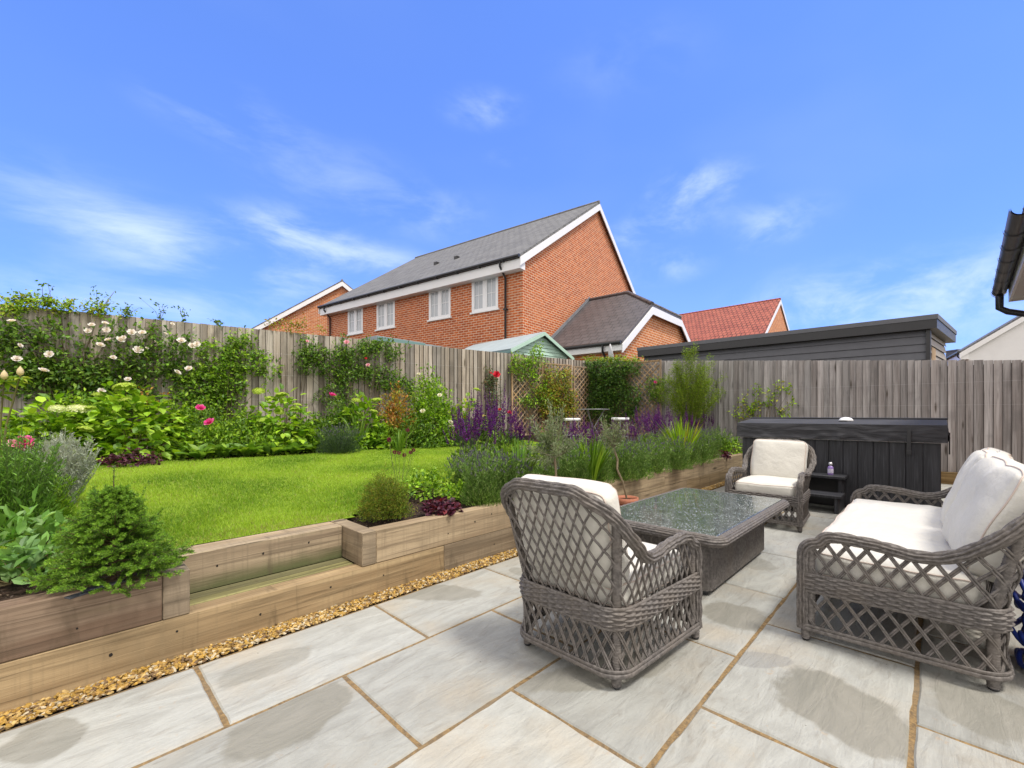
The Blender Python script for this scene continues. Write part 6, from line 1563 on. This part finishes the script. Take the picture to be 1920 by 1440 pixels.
# bamboo
p, h, m1 = rborder(1293, .38, 664); root = rootat('bamboo', 'feathery lime green bamboo in front of the grey fence', 'bamboo', p); g = Geo(); st = Geo()
for i in range(64):
    a = rng.uniform(0, 2 * math.pi); q_ = rng.random() ** .6; Rr = 1.0 * q_; hh = h * (.60 + .42 * (1 - q_ ** 1.5) + rng.normal(0, .09)); b0 = np.array([math.cos(a) * .1, math.sin(a) * .08, 0]); e = np.array([math.cos(a) * Rr * .30, math.sin(a) * Rr * .82, hh]); m_ = (b0 + e) / 2 * [.5, .5, 1.35]; t = np.linspace(0, 1, 6)[:, None]
    c = (1 - t) ** 2 * b0 + 2 * t * (1 - t) * m_ + t ** 2 * e; st.tube(c, [.005, .005, .004, .003, .002, .001], 5, color=(.16, .17, .04), cap=False)
    k = 300; t = (.30 + .70 * rng.random(k) ** .75)[:, None]; Q = (1 - t) ** 2 * b0 + 2 * t * (1 - t) * m_ + t ** 2 * e; dd = rdir(k); Q = Q + dd * rng.random((k, 1)) * .11 * np.clip(1.25 - t * .6, .3, 1); lv(g, Q, dd * [1, 1, .4] + [0, 0, .5], rdir(k), .055 * rng.uniform(.5, 1.2, k), .13, palc([(.20, .33, .02), (.30, .42, .04), (.11, .20, .015), (.24, .30, .03)], k))
g.build('foliage', LEAF, root, uv=False); st.build('cane', STEM, root, uv=False)
# climbers at the corner
climber('clematis', 'lime leaved clematis over the left end of the trellis', 'climber', [(975, 682, 20, 14, 1.2), (1005, 672, 16, 18, .8), (992, 700, 20, 20, .8), (1011, 660, 4, 16, .8), (1000, 745, 16, 16, .7), (1018, 735, 12, 26, .8), (985, 755, 14, 10, .5)], LIME + MID, L=.06, dens=.8, off=(.14, .26))
climber('golden_climber', 'golden leaved climber on the trellis behind the left stool', 'climber', [(1045, 715, 26, 30, .9), (1040, 750, 30, 30, 1.1), (1060, 770, 24, 18, 1), (1025, 765, 12, 20, .8), (1070, 745, 12, 16, .8)], GOLD + YEL + MID, L=.055, dens=.85, off=(.14, .30))
climber('evergreen_climber', 'dense dark evergreen climber filling the fence corner', 'climber', [(1125, 705, 30, 24, 1.2), (1155, 700, 26, 24, 1.2), (1120, 740, 26, 28, 1.1), (1155, 745, 28, 28, 1.1), (1130, 775, 34, 22, .8), (1185, 690, 18, 12, .8), (1180, 770, 14, 20, .7), (1105, 690, 18, 12, .9), (1190, 740, 14, 24, .6)], DK + [(.05, .12, .02)], L=.062, dens=.95, side='R', off=(.16, .36))
climber('ivy', 'pale growth trailing along the fence top above the dark climber', 'climber', [(1120, 676, 34, 5, 1), (1165, 676, 30, 6, 1), (1195, 677, 20, 4, .8)], YEL + LIME + [(.3, .25, .05)], L=.05, dens=.9, side='R', off=(.02, .2))
climber('climbing_rose', 'small climbing rose with one magenta bloom at the right trellis', 'climbing rose', [(1228, 722, 16, 16, .9), (1235, 745, 10, 12, .6), (1222, 745, 10, 14, .5)], DK + MID, L=.05, dens=.9, side='R', off=(.15, .25), flowers=[(1229, 717, ROSE_P, .06)])
climber('vine', 'young vine with scattered lime leaves on wires above the hot tub', 'climber', [(1420, 735, 12, 10, .7), (1420, 760, 16, 10, 1), (1440, 758, 12, 10, .8), (1395, 778, 20, 8, 1.1), (1380, 775, 8, 7, .9), (1455, 728, 6, 8, 1), (1472, 732, 8, 10, .9), (1445, 745, 10, 10, .4), (1403, 765, 8, 10, .8), (1472, 770, 12, 9, .8), (1485, 755, 5, 7, .4), (1392, 748, 4, 10, .2)], LIME + YEL, L=.062, dens=.55, side='R', off=(.03, .12), clump=6)
# wires on both fences
WIRE = simple('training_wire', (.5, .5, .5), .4, .05, 5, metal=.7)
for side, us, zz, lab in ((rfence, (1345, 2010), (1.25, 1.6), 'thin training wires stretched along the grey fence'), (lfence, (-60, 950), (1.35, 1.75, 2.1), 'thin training wires stretched along the pale fence')):
    P0 = W(*side(us[0], .05)); P1 = W(*side(us[1], .05)); root = thing('training_wires', lab, 'wire', tuple(P0)); d = P1 - P0
    for z in zz: Geo().tube([(0, 0, z), (d.x * .33, d.y * .33, z - .006), (d.x * .66, d.y * .66, z - .004), (d.x, d.y, z)], .0009, 4).build('wire', WIRE, root, uv=False)
